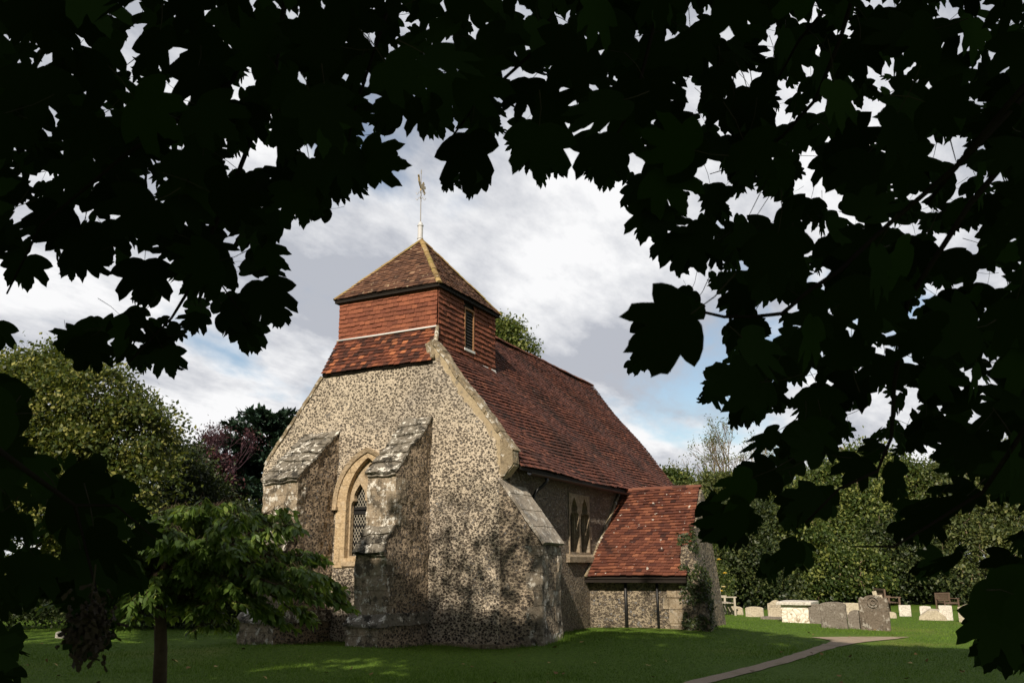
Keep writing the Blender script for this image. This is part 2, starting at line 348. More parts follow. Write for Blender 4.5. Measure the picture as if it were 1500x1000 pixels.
# ------------------------------------------------------------------ roof tiles
def add_tiles(mb, O, U, V, rowfn, vmax, gauge, width, th=.018, tv=.2, bias=0., kick=1.0):
    O = np.array(O, float); U = unit(np.array(U, float)); V = unit(np.array(V, float)); N = np.cross(U, V)
    nrow = int(vmax/gauge)+1
    for i in range(nrow):
        v0 = i*gauge; vm = min(v0+gauge*.5, vmax)
        iv = rowfn(vm)
        if iv is None: continue
        a, b = iv; u = a-(width*.5 if i % 2 else 0)-random.random()*.02
        rowt = random.gauss(0, .05)
        while u < b-.01:
            w = width*random.uniform(.97, 1.03); u0 = max(u, a); u1 = min(u+w-.004, b)
            if u1-u0 > .015:
                h0 = th*random.uniform(1.0, 1.7)*kick; dv = random.gauss(0, .006)-(.035 if random.random() < .012 else 0); v1 = min(v0+gauge*1.12, vmax+.01); sk = random.gauss(0, .003)
                hz = .035*math.sin(u*1.1+v0*1.7)*min(1, vmax/4)
                q = lambda uu, vv, hh: O+U*uu+V*vv+N*(hh+hz)
                t = min(1, max(0, random.gauss(.48+bias+rowt, tv)))
                mb.faces([q(u0, v0+dv, h0), q(u1, v0+dv+sk, h0+random.gauss(0, .002)), q(u1, v1, .006), q(u0, v1, .006), q(u0, v0+dv, h0-th), q(u1, v0+dv+sk, h0-th)],
                         [(0,1,2,3), (4,5,1,0), (4,0,3), (5,2,1)], 0, t)
            u += w
def ridge_tiles(mb, a, b, r=.11, n=None, sag=0, piece=.32):
    a = Vector(a); b = Vector(b); L = (b-a).length; n = n or max(2, int(L/piece)); d = (b-a)/L; s = d.cross(Vector((0, 0, 1))).normalized(); up = s.cross(d)
    for i in range(n):
        p0 = a+d*(L*i/n); p1 = a+d*(L*(i+1)/n+.01); t = min(1, max(0, random.gauss(.5, .22))); k = 7; vs = []
        o = Vector((0, 0, random.gauss(0, .006)))
        for p, rr in ((p0, r*1.05), (p1, r*.97)):
            for j in range(k):
                w = PI*j/(k-1); vs.append(p+o+s*math.cos(w)*rr+up*(math.sin(w)*rr*.75-.02))
        fs = [(j, j+1, k+j+1, k+j) for j in range(k-1)]+[tuple(range(k)), tuple(range(k, 2*k))]
        mb.faces(vs, fs, 0, t)
def sheet(mb, pts, down, m=1):   # boarding below the tiles
    mb.prism(pts, down, m)
# ------------------------------------------------------------------ the church
CH = empty('church', (5, 0, 0), 'old flint church with tile-hung bell turret, red clay tile roofs and a low porch', 'church')
S = 1.2815; ZR = 8.889; TY = .238
def arch(a, z0, zs, h, n=10, c=.0):
    """pointed arch outline: half width a, sill z0, springing zs, rise h"""
    Rr = (a*a+h*h)/(2*a); cx = a-Rr; t1 = math.atan2(h, -cx)
    right = [(c-(cx+Rr*math.cos(t1*i/n)), zs+Rr*math.sin(t1*i/n)) for i in range(n+1)]
    left = [(c+(cx+Rr*math.cos(t1*i/n)), zs+Rr*math.sin(t1*i/n)) for i in range(n-1, -1, -1)]
    return [(c-a, z0)]+right+left+[(c+a, z0)]
WY = .258
wall_out = [(3.66,-.5),(3.64,1.5),(3.6,3.3),(3.67,3.8),(3.72,4.1),(3.66,4.33),(3.56,4.47),(2.7,5.5),(1.82,6.64),(1.79,6.72),(-1.6,6.72),(-1.62,6.97),(-1.8,6.93),(-3.81,4.36),(-3.81,3.95),(-3.6,3.7),(-3.45,3.62),(-3.45,-.5)]
plate('west_wall', wall_out, [arch(.74, 1.85, 3.27, 1.22, c=WY)], lambda a, b: (0, a, b), (.27, 0, 0), M_FG, CH, dice=.2, jit=.045)
# raking coping of the gable
mb = MB()
def cope(y0, z0, y1, z1, n, m=0):
    for i in range(n):
        s0 = i/n; s1 = (i+1)/n-.006; ya, za, yb, zb = y0+(y1-y0)*s0, z0+(z1-z0)*s0, y0+(y1-y0)*s1, z0+(z1-z0)*s1
        d = np.array([yb-ya, zb-za]); d /= np.linalg.norm(d); nn = np.array([-d[1], d[0]]); nn = nn if nn[1] > 0 else -nn; h = .03+random.uniform(-.01, .012); o = random.uniform(-.012, .012)
        A = [(-.035+o, ya-nn[0]*.05, za-nn[1]*.05), (-.035+o, yb-nn[0]*.06, zb-nn[1]*.06), (-.035+o, yb+nn[0]*h, zb+nn[1]*h), (-.035+o, ya+nn[0]*h, za+nn[1]*h)]
        mb.prism(A, (.33, 0, 0), m)
cope(-1.62, 7.12, -3.84, 4.30, 6)
mb.prism([(-.04,-3.83,4.30),(-.04,-3.83,4.02),(-.04,-3.6,3.72),(-.04,-3.5,3.70),(-.04,-3.5,4.6)], (.26, 0, 0), 0)
mb.prism([(.0,-1.55,7.22),(.0,-1.85,6.9),(.0,-1.7,6.62),(.0,-1.45,6.7),(.0,-1.35,7.1)], (.35, 0, 0), 0)
mb.build('gable_coping', M_COPE, CH, dice=.13, jit=.04)
mb = MB(); cope(1.86, 6.62, 3.66, 4.38, 9); mb.build('gable_coping', M_COPE, CH, dice=.25, jit=.03)
# buttresses on the west front
def buttress(y0, y1, dz=0):
    pr = [(.3,-.5),(-1.93,-.5),(-1.93,.5),(-1.8,.66),(-1.76,.68),(-1.76,1.97),(-1.83,1.99),(-1.80,2.05),(-1.44,2.6),(-1.41,2.64),(-1.41,3.70),(-1.47,3.72),(-1.44,3.80),(-.7,4.52+dz/2),(.02,5.22+dz),(.3,5.3)]
    ms = [0,1,1,1,1,2,2,2,1,1,2,2,2,2,0,0]
    mb = MB(); mb.prism([(x, y0, z) for x, z in pr], (0, y1-y0, 0), 0, ms)
    # corner stones set flush in the flint flanks, 3 mm proud
    z = .7
    while z < 3.6:
        hgt = random.uniform(.24, .36); xf = -1.763 if z+hgt < 2.0 else -1.413
        if z < 2.0 < z+hgt or (2.0 < z < 2.62): z = 2.64 if z > 1.7 else 2.0; continue
        wq = random.choice((.24, .4, .3)); zt = min(z+hgt, 1.95 if z < 2 else 3.68)
        for yy in (y0-.006, y1+.006-.05): mb.box(xf-.004, yy, z, xf+wq, yy+.05, zt-.008, 1)
        z += hgt
    o = mb.build('buttress', [M_FB, M_ASH, M_SLAB], CH, dice=.11, jit=.055)
    return o
b1 = buttress(1.22, 2.32, -.08); b2 = buttress(-1.59, -.8, .06)
# rough overlapping slabs on the two weatherings
def slabs(y0, y1, x0, z0, x1, z1, n, parent):
    mb = MB()
    for i in range(n):
        s0 = i/n; s1 = (i+1.25)/n; 
        xa, za, xb, zb = x0+(x1-x0)*s0, z0+(z1-z0)*s0, x0+(x1-x0)*min(s1, 1), z0+(z1-z0)*min(s1, 1)
        d = Vector((xb-xa, 0, zb-za)).normalized(); nn = Vector((-d.z, 0, d.x)); nn = nn if nn.z > 0 else -nn
        y = y0-.02
        while y < y1:
            w = random.uniform(.3, .5); ye = min(y+w, y1+.02)
            if y1-ye < .1: ye = y1+.02
            k = random.uniform(.05, .085); a = Vector((xa, 0, za))-d*random.uniform(0, .03); b = Vector((xb, 0, zb))
            Y0 = Vector((0, y, 0)); Y1 = Vector((0, ye-.008, 0))
            mb.hexa([a+Y0, b+Y0, b+Y1, a+Y1, a+Y0+nn*k, b+Y0+nn*.02, b+Y1+nn*.02, a+Y1+nn*k])
            y = ye
    mb.build('weathering_slab', M_SLAB, parent, dice=.09, jit=.06)
for b, y0, y1, dz in ((b1, 1.22, 2.32, -.08), (b2, -1.59, -.8, .06)):
    slabs(y0, y1, -1.47, 3.78, .0, 5.2+dz, 6, b); slabs(y0, y1, -1.84, 2.02, -1.43, 2.62, 3, b)
    mb = MB(); mb.prism([(-1.98, y0-.08, .5), (-1.98, y0-.08, .55), (-1.78, y0-.08, .75), (-.05, y0-.08, .75), (-.05, y0-.08, .5)], (0, y1-y0+.16, 0), 0); mb.build('plinth_course', M_SLAB, b, dice=.2, jit=.03)
# corner buttress at the south-west, flush with the gable
mb = MB()
mb.prism([(0,-3.45,-.5),(0,-4.50,-.5),(0,-4.48,2.22),(0,-3.45,3.60)], (1.0, 0, 0), 0)
cb = mb.build('buttress', [M_FC], CH, dice=.25, jit=.035)
mb = MB(); a = Vector((-.05,-4.54,2.20)); b_ = Vector((-.05,-3.42,3.68)); d = (b_-a).normalized(); nn = Vector((0, -d.z, d.y)); nn = nn if nn.z > 0 else -nn
for i in range(4):
    p = a+(b_-a)*(i/4); q = a+(b_-a)*((i+1)/4)-d*.008; X = Vector((1.1, 0, 0))
    mb.hexa([p, p+X, q+X, q, p+nn*.07, p+nn*.07+X, q+nn*.06+X, q+nn*.06])
mb.build('weathering_slab', M_SLAB2, cb, dice=.2, jit=.015)
mb = MB(); mb2 = MB(); z = .05; i = 0
while z < 2.15:
    h = random.uniform(.24, .38); w = (.42, .26)[i % 2]+random.uniform(-.05, .05); z2 = min(z+h, 2.18)
    mb.box(-.012, -4.505, z, 1.012 if i % 3 == 0 else .3, -4.505+w, z2-.012); mb2.box(1.02-w*.9 if i % 3 else 1.02-.05, -4.515, z, 1.016, -4.2, z2-.012); z += h; i += 1
mb.build('quoin_stones', M_QST, cb, dice=.15, jit=.045); mb2.build('quoin_stones', M_QST, cb, dice=.15, jit=.045)
# low footing stones along the base
mb = MB()
for k in range(7):
    y = -4.3+k*.42; mb.box(-.09-random.uniform(0, .03), y, -.2, .1, y+.4, .05+random.uniform(-.02, .05))
mb.build('footing_stones', M_QUO, CH, dice=.2, jit=.03)
# west window
WIN = plate('west_window', arch(.93, 1.72, 3.27, 1.28, 14, WY), [arch(.62, 1.95, 3.27, 1.12, 14, WY)], lambda a, b: (-.02, a, b), (.26, 0, 0), M_LIMEJ, CH)
def trefoil(c, a, z0, zs, h):
    R_ = [(1,0),(1,.1),(.93,.22),(.80,.30),(.60,.30),(.68,.42),(.66,.55),(.52,.70),(.28,.84),(.1,.95)]
    r = [(c+a*x, zs+h*z) for x, z in R_]; l = [(c-a*x, zs+h*z) for x, z in reversed(R_)]
    return [(c+a, z0)]+r+[(c, zs+h)]+l+[(c-a, z0)]
def quatre(c, z, r, ry):
    pts = []
    for i in range(32):
        w = 2*PI*i/32; rr = .62+.38*abs(math.cos(2*w)); pts.append((c+math.cos(w)*r*rr, z+math.sin(w)*ry*rr))
    return pts
plate('tracery', arch(.66, 1.9, 3.27, 1.16, 14, WY), [trefoil(WY+.32, .255, 2.0, 3.16, .6), trefoil(WY-.32, .255, 2.0, 3.16, .6), quatre(WY, 3.98, .20, .27)], lambda a, b: (.13, a, b), (.12, 0, 0), M_LIME, WIN)
mb = MB(); mb.prism([(.13,WY-.66,1.94),(-.07,WY-.66,1.86),(-.07,WY-.66,1.76),(.13,WY-.66,1.72)], (0, 1.32, 0)); mb.build('sill', M_LIME, WIN)
mb = MB(); o_ = arch(.98, 3.2, 3.27, 1.36, 14, WY)[0:]; n_ = arch(.89, 3.2, 3.27, 1.25, 14, WY)
for i in range(len(o_)-1):
    A = [(-.11, *o_[i]), (-.11, *o_[i+1]), (-.06, *n_[i+1]), (-.06, *n_[i])]
    mb.faces(A+[(.0, *o_[i]), (.0, *o_[i+1]), (.0, *n_[i+1]), (.0, *n_[i])], [(0,1,2,3), (0,4,5,1), (3,2,6,7)])
for sg in (-1, 1): mb.box(-.12, WY+sg*.935-.07, 3.12, .0, WY+sg*.935+.07, 3.2)
mb.build('hood_mould', M_LIME, WIN)
mb = MB(); mb.box(.34, WY-.72, 1.8, .36, WY+.72, 4.6); gl = mb.build('glass', M_GLASS, WIN)
def lattice(name, org, U, W, H, parent, du=.085, dv=.14, r=.0055, mat=M_WIRE, bars=()):
    mb = MB(); org = Vector(org); U = Vector(U); Z = Vector((0, 0, 1)); Nn = U.cross(Z)
    def seg(p, q, rr):
        d = (q-p).normalized(); s = d.cross(Nn)*rr; n = Nn*rr*.6
        mb.hexa([p-s-n, p+s-n, p+s+n, p-s+n, q-s-n, q+s-n, q+s+n, q-s+n])
    k = int((W/du+H/dv))+2
    for sg in (1, -1):
        for i in range(-k, k):
            # line u = i*du + sg*v*du/dv
            vs = [(max(0, min(H, v))) for v in (0, H)]
            u0 = i*du; u1 = i*du+sg*H*du/dv; v0, v1 = 0, H
            if u0 > u1: u0, u1, v0, v1 = u1, u0, v1, v0
            if u1 <= 0 or u0 >= W: continue
            m = (v1-v0)/(u1-u0)
            if u0 < 0: v0 += -u0*m; u0 = 0
            if u1 > W: v1 -= (u1-W)*m; u1 = W
            seg(org+U*u0+Z*v0+Nn*(.002*sg), org+U*u1+Z*v1+Nn*(.002*sg), r)
    for v in bars: seg(org+Z*v-Nn*.0, org+U*W+Z*v-Nn*.0, .018)
    return mb.build(name, [mat], parent, recalc=False)
lattice('lead_lattice', (.285, WY+.62, 1.92), (0, -1, 0), 1.24, 2.45, WIN)
mb = MB(); [mb.box(.262, WY-.62, z, .275, WY+.62, z+.03) for z in (2.3, 2.72, 3.1)]; mb.box(.262, WY-.62, 3.02, .274, WY+.62, 3.2); mb.build('saddle_bars', M_IRON, WIN)
# nave walls
wx0, wx1 = 3.62, 5.02
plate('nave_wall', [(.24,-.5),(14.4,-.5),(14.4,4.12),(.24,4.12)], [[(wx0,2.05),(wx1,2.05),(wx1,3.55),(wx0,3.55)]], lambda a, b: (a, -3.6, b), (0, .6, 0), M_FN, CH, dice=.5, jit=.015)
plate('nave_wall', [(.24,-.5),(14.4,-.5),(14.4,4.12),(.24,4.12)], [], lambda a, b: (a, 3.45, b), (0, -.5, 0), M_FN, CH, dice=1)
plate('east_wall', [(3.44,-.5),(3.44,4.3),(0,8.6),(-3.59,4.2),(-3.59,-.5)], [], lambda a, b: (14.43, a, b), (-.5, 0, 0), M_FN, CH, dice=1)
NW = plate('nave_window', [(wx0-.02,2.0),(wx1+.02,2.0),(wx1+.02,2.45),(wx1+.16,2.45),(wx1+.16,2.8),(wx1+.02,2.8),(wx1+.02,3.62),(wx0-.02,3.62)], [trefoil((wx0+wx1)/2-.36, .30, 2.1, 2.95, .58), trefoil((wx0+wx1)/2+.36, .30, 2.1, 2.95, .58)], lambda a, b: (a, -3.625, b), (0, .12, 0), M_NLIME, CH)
cxn = (wx0+wx1)/2
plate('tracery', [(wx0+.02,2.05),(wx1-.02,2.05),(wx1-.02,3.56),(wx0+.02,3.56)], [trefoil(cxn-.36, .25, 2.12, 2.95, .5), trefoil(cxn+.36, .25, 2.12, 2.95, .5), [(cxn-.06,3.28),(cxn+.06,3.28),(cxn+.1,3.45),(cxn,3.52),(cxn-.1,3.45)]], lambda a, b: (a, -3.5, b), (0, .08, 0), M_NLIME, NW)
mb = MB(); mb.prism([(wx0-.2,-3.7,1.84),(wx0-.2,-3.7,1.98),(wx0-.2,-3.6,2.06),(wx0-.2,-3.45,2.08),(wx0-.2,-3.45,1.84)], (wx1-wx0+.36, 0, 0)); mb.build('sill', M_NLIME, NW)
mb = MB(); mb.box(wx0, -3.40, 2.0, wx1, -3.38, 3.6); mb.build('glass', M_GLASS, NW)
lattice('lead_lattice', (wx0, -3.415, 2.05), (1, 0, 0), wx1-wx0, 1.5, NW, .08, .12, .005, plain('dark_lattice', (.10,.09,.08)))
# nave roof
ZE = ZR-3.82*S; LN = math.hypot(3.82, 3.82*S)
mb = MB(); x0, x1 = .29, 14.64
vs_ = unit(np.array([0, 1, S]))
add_tiles(mb, (x0, -3.86, ZR-3.86*S+.03), (1, 0, 0), (0, 1, S), lambda v: ((0 if v < 3.75 else .28), x1-x0) if v < LN else None, LN, .125, .165, .024, tv=.15)
add_tiles(mb, (x1, 3.86, ZR-3.86*S+.03), (-1, 0, 0), (0, -1, S), lambda v: (0, x1-x0-(0 if v < 3.2 else .28)) if v < LN else None, LN, .25, .33, tv=.2)
for g in (-1, 1):
    yk = 1.55 if g < 0 else 1.85
    sheet(mb, [(x0,g*3.84,ZR-3.84*S), (x1-.03,g*3.84,ZR-3.84*S), (x1-.03,g*yk,ZR-yk*S), (x0,g*yk,ZR-yk*S)], (0, 0, -.07)); sheet(mb, [(.57,g*yk,ZR-yk*S), (x1-.03,g*yk,ZR-yk*S), (x1-.03,0,ZR), (.57,0,ZR)], (0, 0, -.07))
NR = mb.build('nave_roof', [M_NROOF, M_DARK], CH, recalc=False)
mb = MB(); ridge_tiles(mb, (3.6, 0, ZR+.03), (14.66, 0, ZR+.03)); mb.build('ridge_tiles', M_RIDGE, NR, recalc=False)
# gutter and swan-neck downpipe
mb = MB(); gy, gzz = -3.93, ZR-3.9*S-.03; k = 8; pts = []
for x in (.6, 7.9):
    for j in range(k+1): w = PI+PI*j/k; pts.append((x, gy+math.cos(w)*.065, gzz+math.sin(w)*.065))
mb.faces(pts, [(j, j+1, k+2+j, k+1+j) for j in range(k)]); mb.build('gutter', M_IRON, CH)
mb = MB(); mb.tube([(1.55,-3.93,gzz-.05),(1.55,-3.93,gzz-.14),(1.5,-3.85,gzz-.24),(1.38,-3.74,gzz-.36),(1.34,-3.68,gzz-.5),(1.34,-3.68,gzz-1.2),(1.34,-3.68,.1)], .042, 10); mb.build('downpipe', M_IRON, CH, smooth=True)
# bell turret
TX0, TX1, TY0, TY1 = .542, 3.69, -1.34, 1.816
TU = None
mb = MB(); mb.box(TX0+.03, TY0+.03, 6.4, TX1-.03, TY1-.03, 8.86, 1)
add_tiles(mb, (TX0, TY1, 7.70), (0, -1, 0), (0, 0, 1), lambda v: (0, TY1-TY0), 1.15, .122, .165, .02, tv=.14, bias=.1, kick=1.2)
lx0, lx1, lz0, lz1 = 1.89, 2.42, 7.44, 8.62
zb = lambda x: 7.16
def southrow(seg):
    return lambda v: seg
add_tiles(mb, (TX0, TY0, 7.12), (1, 0, 0), (0, 0, 1), lambda v: (0, lx0-TX0-.01), 1.74, .14, .165, .024, tv=.14, bias=-.05, kick=1.5)
add_tiles(mb, (TX0, TY0, 7.12), (1, 0, 0), (0, 0, 1), lambda v: (lx1-TX0+.01, TX1-TX0), 1.74, .14, .165, .024, tv=.14, bias=-.05, kick=1.5)
add_tiles(mb, (TX0, TY0, 7.12), (1, 0, 0), (0, 0, 1), lambda v: (lx0-TX0-.01, lx1-TX0+.01) if (v < .28) else None, 1.74, .14, .165, .024, tv=.14, bias=-.05, kick=1.5)
add_tiles(mb, (TX1, TY1, 7.0), (-1, 0, 0), (0, 0, 1), lambda v: (0, TX1-TX0), 1.8, .14, .165, .024, tv=.14)
add_tiles(mb, (TX1, TY0, 7.0), (0, 1, 0), (0, 0, 1), lambda v: (0, TY1-TY0), 1.8, .14, .165, .024, tv=.14)
TU = mb.build('bell_turret', [M_HUNG, M_DARK], CH, recalc=False)
mb = MB(); t_ = .05
mb.box(lx0-.0, TY0-.045, lz0, lx0+t_, TY0+.02, lz1); mb.box(lx1-t_, TY0-.045, lz0, lx1, TY0+.02, lz1); mb.box(lx0+t_, TY0-.045, lz1-.05, lx1-t_, TY0+.02, lz1)
LV = mb.build('louvre_window', M_OAK, TU)
mb = MB(); mb.box(lx0-.02, TY0-.07, lz0-.05, lx1+.02, TY0+.02, lz0+.02); mb.build('sill', M_FLASH, LV)
mb = MB(); mb.box(lx0+t_, TY0+.022, lz0, lx1-t_, TY0+.028, lz1)
z = lz0+.08
while z < lz1-.1: mb.hexa([(lx0+t_,TY0-.03,z),(lx1-t_,TY0-.03,z),(lx1-t_,TY0-.02,z),(lx0+t_,TY0-.02,z),(lx0+t_,TY0+.005,z+.07),(lx1-t_,TY0+.005,z+.07),(lx1-t_,TY0+.015,z+.07),(lx0+t_,TY0+.015,z+.07)]); z += .085
mb.build('louvre_slats', plain('grey_slats', (.035,.032,.03)), LV)
# skirt (half hip) below the turret's west face
mb = MB(); zk, zt = 6.66, 7.70; sl = math.hypot(TX0+.07, zt-zk)
yA, yB, yC, yD = -1.60, 1.83, TY0-.02, TY1+.02
add_tiles(mb, (-.09, yB, zk), (0, -1, 0), (TX0+.09, 0, zt-zk), lambda v: ((yB-yD)*v/sl, (yB-yA)-(yC-yA)*v/sl), sl, .125, .165, .02, tv=.24, bias=.05, kick=1.3)
sheet(mb, [(-.075,yB-.01,zk-.01), (-.075,yA+.01,zk-.01), (TX0,yC,zt-.01), (TX0,yD,zt-.01)], (.06, 0, -.06))
SK = mb.build('half_hip_roof', [M_SKIRT, M_DARK], CH, recalc=False)
mb = MB(); mb.tube([(-.06,yA,zk+.06),(.15,yA+.08,7.02),(.4,yA+.18,7.42),(TX0-.02,yC-.01,zt+.02)], [.06,.07,.06,.045], 8); mb.build('hip_mortar', M_COPE, SK, dice=None, smooth=True)
mb = MB(); mb.tube([(TX0-.045,TY1+.03,zt+.015),(TX0-.05,.6,zt+.005),(TX0-.045,-.6,zt+.015),(TX0-.045,TY0-.02,zt+.02)], .026, 8)
mb.build('flashing', M_FLASH, TU, smooth=True)
mb = MB(); zf_ = ZR-1.34*S
mb.hexa([(TX0-.02,TY0-.06,zf_-.075),(TX1+.02,TY0-.06,zf_-.075),(TX1+.02,TY0-.04,zf_-.04),(TX0-.02,TY0-.04,zf_-.04),(TX0-.02,TY0-.05,zf_-.045),(TX1+.02,TY0-.05,zf_-.045),(TX1+.02,TY0-.03,zf_+.02),(TX0-.02,TY0-.03,zf_+.02)])
mb.build('flashing', M_FLASH, TU)
# turret roof
mb = MB(); hx0, hx1, hy0, hy1, ze, za = TX0-.13, TX1+.13, TY0-.13, TY1+.13, 8.85, 10.93; ax, ay = 2.12, TY
cs = [(hx0,hy1),(hx0,hy0),(hx1,hy0),(hx1,hy1)]
for i in range(4):
    a = np.array([*cs[i], ze]); b = np.array([*cs[(i+1) % 4], ze]); L = np.linalg.norm(b-a); u = (b-a)/L; A = np.array([ax, ay, za]); mid = a+u*((A-a)@u); vv = A-mid; hgt = np.linalg.norm(vv); t0 = (A-a)@u
    add_tiles(mb, a+np.array([0, 0, .02]), u, vv, (lambda L, t0, hgt: lambda v: (t0*v/hgt, L-(L-t0)*v/hgt))(L, t0, hgt), hgt, .105, .16, .017, tv=.22, bias=.03, kick=1.2)
    mb.poly([a, b, A], 1)
mb.prism([(hx0+.02,hy0+.02,ze-.075),(hx1-.02,hy0+.02,ze-.075),(hx1-.02,hy1-.02,ze-.075),(hx0+.02,hy1-.02,ze-.075)], (0, 0, .075), 1)
TR = mb.build('turret_roof', [M_TROOF, M_DARK], CH, recalc=False)
for c in cs:
    mb = MB(); ridge_tiles(mb, (c[0], c[1], ze+.03), (ax, ay, za+.02), .075, piece=.2); mb.build('hip_tiles', M_HIP, TR, recalc=False)
# finial and weather vane
fb = B(614.6, 352, X=2.12); ft = B(614.2, 326, X=2.12); vt = B(613.0, 247, X=2.12); az = float(ay+.05)
fx, fy = 2.12, TY+.05
mb = MB(); z0, z1, z2 = 10.86, 11.5, 13.2
mb.tube([(fx,fy,z0),(fx,fy,z0+.1),(fx,fy,z1-.1),(fx,fy,z1-.02),(fx,fy,z1+.02)], [.10,.078,.078,.06,.02], 16)
for z in (10.98, 11.38): mb.tube([(fx,fy,z),(fx,fy,z+.03)], .092, 16)
WV = mb.build('weather_vane', M_LEAD, CH, smooth=False)
lean = Vector((0, .03, 0)); P0 = Vector((fx, fy, z1)); P1 = Vector((fx, fy+.02, z2))
mb = MB(); mb.tube([P0, P0.lerp(P1, .6), P1], [.016, .012, .008], 8); mb.tube([P1-Vector((0,0,.14)), P1-Vector((0,0,.03))], .016, 8); mb.build('rod', M_STEEL, WV)
sd = Vector((RT[0], RT[1], 0)).normalized()
for zz in (12.25, 12.43):
    mb = MB()
    for dd in (sd, -sd, Vector((sd.y, -sd.x, 0)), Vector((-sd.y, sd.x, 0))):
        pts = []
        for i in range(11):
            w = i/10; pts.append(P0+Vector((0, .01, zz-z1))+dd*(.02+.13*w)+Vector((0, 0, .05*math.sin(w*2.2*PI)*(1-.2*w))))
        mb.tube(pts, .007, 6)
    mb.build('scrolls', M_STEEL, WV)
mb = MB()   # gilded cockerel/arrow, turned almost edge-on to the camera
fwd = (Vector((-FW[0], -FW[1], 0)).normalized()*.93-sd*.2).normalized(); q = P0+Vector((0, .015, 12.72-z1))
sil = [(-.30,.12),(-.22,.17),(-.12,.05),(-.02,.0),(.10,.04),(.17,.18),(.24,.21),(.30,.16),(.25,.12),(.22,.0),(.12,-.10),(.04,-.13),(.03,-.22),(-.02,-.22),(-.02,-.12),(-.14,-.10),(-.34,-.20),(-.40,-.12),(-.25,-.03),(-.42,.02),(-.38,.10),(-.26,.05)]
nrm = fwd.cross(Vector((0, 0, 1)))*.03
mb.prism([q+fwd*a+Vector((0, 0, b))-nrm/2 for a, b in sil], nrm, 0)
mb.build('cockerel', M_GOLD, WV)
# ------------------------------------------------------------------ porch
PX, PE, PYR, PZ, PZE = 7.62, 4.62, -6.39, 3.95, 1.44
sp = (PZ-PZE)/(PX-PE)
mb = MB(); wxp = 4.95
mb.box(wxp, -6.18, -.3, wxp+.35, -3.58, 1.74, 0)
PO = mb.build('porch', M_FP, CH, dice=.4, jit=.02)
PEx = 7.95
mb = MB(); mb.box(7.5, -6.0, -.3, 7.78, -3.58, 3.3, 0); mb.build('side_wall', M_FP, PO, dice=.4, jit=.02)
plate('gable_wall', [(4.86,-.3),(7.78,-.3),(7.78,3.6),(PX,3.92),(4.86,1.62)], [], lambda a, b: (a, -6.42+(b-1.4)*.11, b), (0, .24, 0), M_FE, PO, dice=.35, jit=.03)
lp = math.hypot(PX-PE, PZ-PZE)
mb = MB(); yl1 = -6.39
west_row = lambda v: (0, (-3.62-yl1)-.31*v/lp)
add_tiles(mb, (PE, -3.62, PZE+.03), (0, -1, 0), (PX-PE, 0, PZ-PZE), west_row, lp, .125, .165, .022, tv=.2, bias=.04, kick=1.3)
add_tiles(mb, (PEx, yl1+.25, 3.33), (0, 1, 0), (-(PEx-PX), 0, PZ-3.3), lambda v: (.05, 2.5), .72, .125, .165, .022, tv=.2, kick=1.3)
for e_, ez in ((PE+.02, PZE), (PEx-.02, 3.3)): sheet(mb, [(e_,yl1+(.03 if ez < 2 else .28),ez), (e_,-3.6,ez), (PX,-3.6,PZ), (PX,yl1+.33,PZ)], (0, 0, -.05))
PR = mb.build('porch_roof', [M_PROOF, M_DARK], PO, recalc=False)
mb = MB(); ridge_tiles(mb, (PX, -3.6, PZ+.03), (PX, -6.12, PZ+.04), .11, piece=.4); mb.build('ridge_tiles', M_RIDGE, PR, recalc=False)
mb = MB()   # mortar fillet where the porch roof meets the nave wall
mb.tube([(PE-.04,-3.64,PZE+.03),(PE+(PX-PE)*.3,-3.64,PZE+(PZ-PZE)*.3+.05),(PE+(PX-PE)*.65,-3.64,PZE+(PZ-PZE)*.65+.05),(PX-.05,-3.64,PZ+.05)], .055, 6); mb.build('mortar_fillet', M_COPE, PO, smooth=True, jit=.01)
mb = MB(); mb.box(PE+.02, -6.36, PZE-.12, PE+.12, -3.6, PZE-.03); mb.box(PE+.12, -6.34, PZE-.02, wxp+.1, -3.6, PZE+.05); mb.build('eaves_board', M_DARK, PO)
for yy, w in ((float(B(917.5,900,X=wxp-.07)[1]), .042), (float(B(964,900,X=wxp-.07)[1]), .034)):
    mb = MB(); mb.tube([(wxp-.07, yy, .0), (wxp-.07, yy, PZE+.02)], w, 10); mb.build('pipe', M_IRON, PO, smooth=True)
mb = MB(); z = -.1; i = 0
while z < 1.38:
    h = (.34,.42,.3,.38)[i % 4]; w = (.52,.40,.56,.44)[i % 4]; mb.box(wxp-.03, -6.20, z, wxp+.2, -6.20+w, min(z+h, 1.40)-.012); z += h; i += 1
mb.build('quoin_stones', M_QUO, PO, dice=.2, jit=.02)
mb = MB(); mb.prism([(4.82,-6.2,-.3),(4.82,-6.86,-.3),(4.82,-6.80,1.0),(4.82,-6.66,1.7),(4.82,-6.44,2.2),(4.82,-6.2,2.3)], (.5, 0, 0)); mb.build('buttress', M_FE, PO, dice=.2, jit=.06)
# ------------------------------------------------------------------ foliage helpers
QUAD = np.array([(0,0,0),(.30,.45,.06),(0,1,0),(-.30,.45,.06)], float)
LANCE = np.array([(0,0,0),(.20,.28,.03),(.18,.6,.03),(0,1,-.05),(-.18,.6,.03),(-.20,.28,.03)], float)
def leaves(name, P, D, Nn, size, mat, parent, tpl=QUAD, tint=None):
    """P base points, D leaf directions, Nn approx normals, size per leaf"""
    D = unit(D); X = unit(np.cross(D, Nn)); Nn = np.cross(X, D)
    m = len(tpl); V = P[:, None]+size[:, None, None]*(tpl[None, :, 0:1]*X[:, None]+tpl[None, :, 1:2]*D[:, None]+tpl[None, :, 2:3]*Nn[:, None])
    n = len(P); F = np.arange(n*m).reshape(n, m)
    return npmesh(name, V.reshape(-1, 3), F, mat, parent, tint=tint)
def rdir(n): return unit(rng.normal(size=(n, 3)))
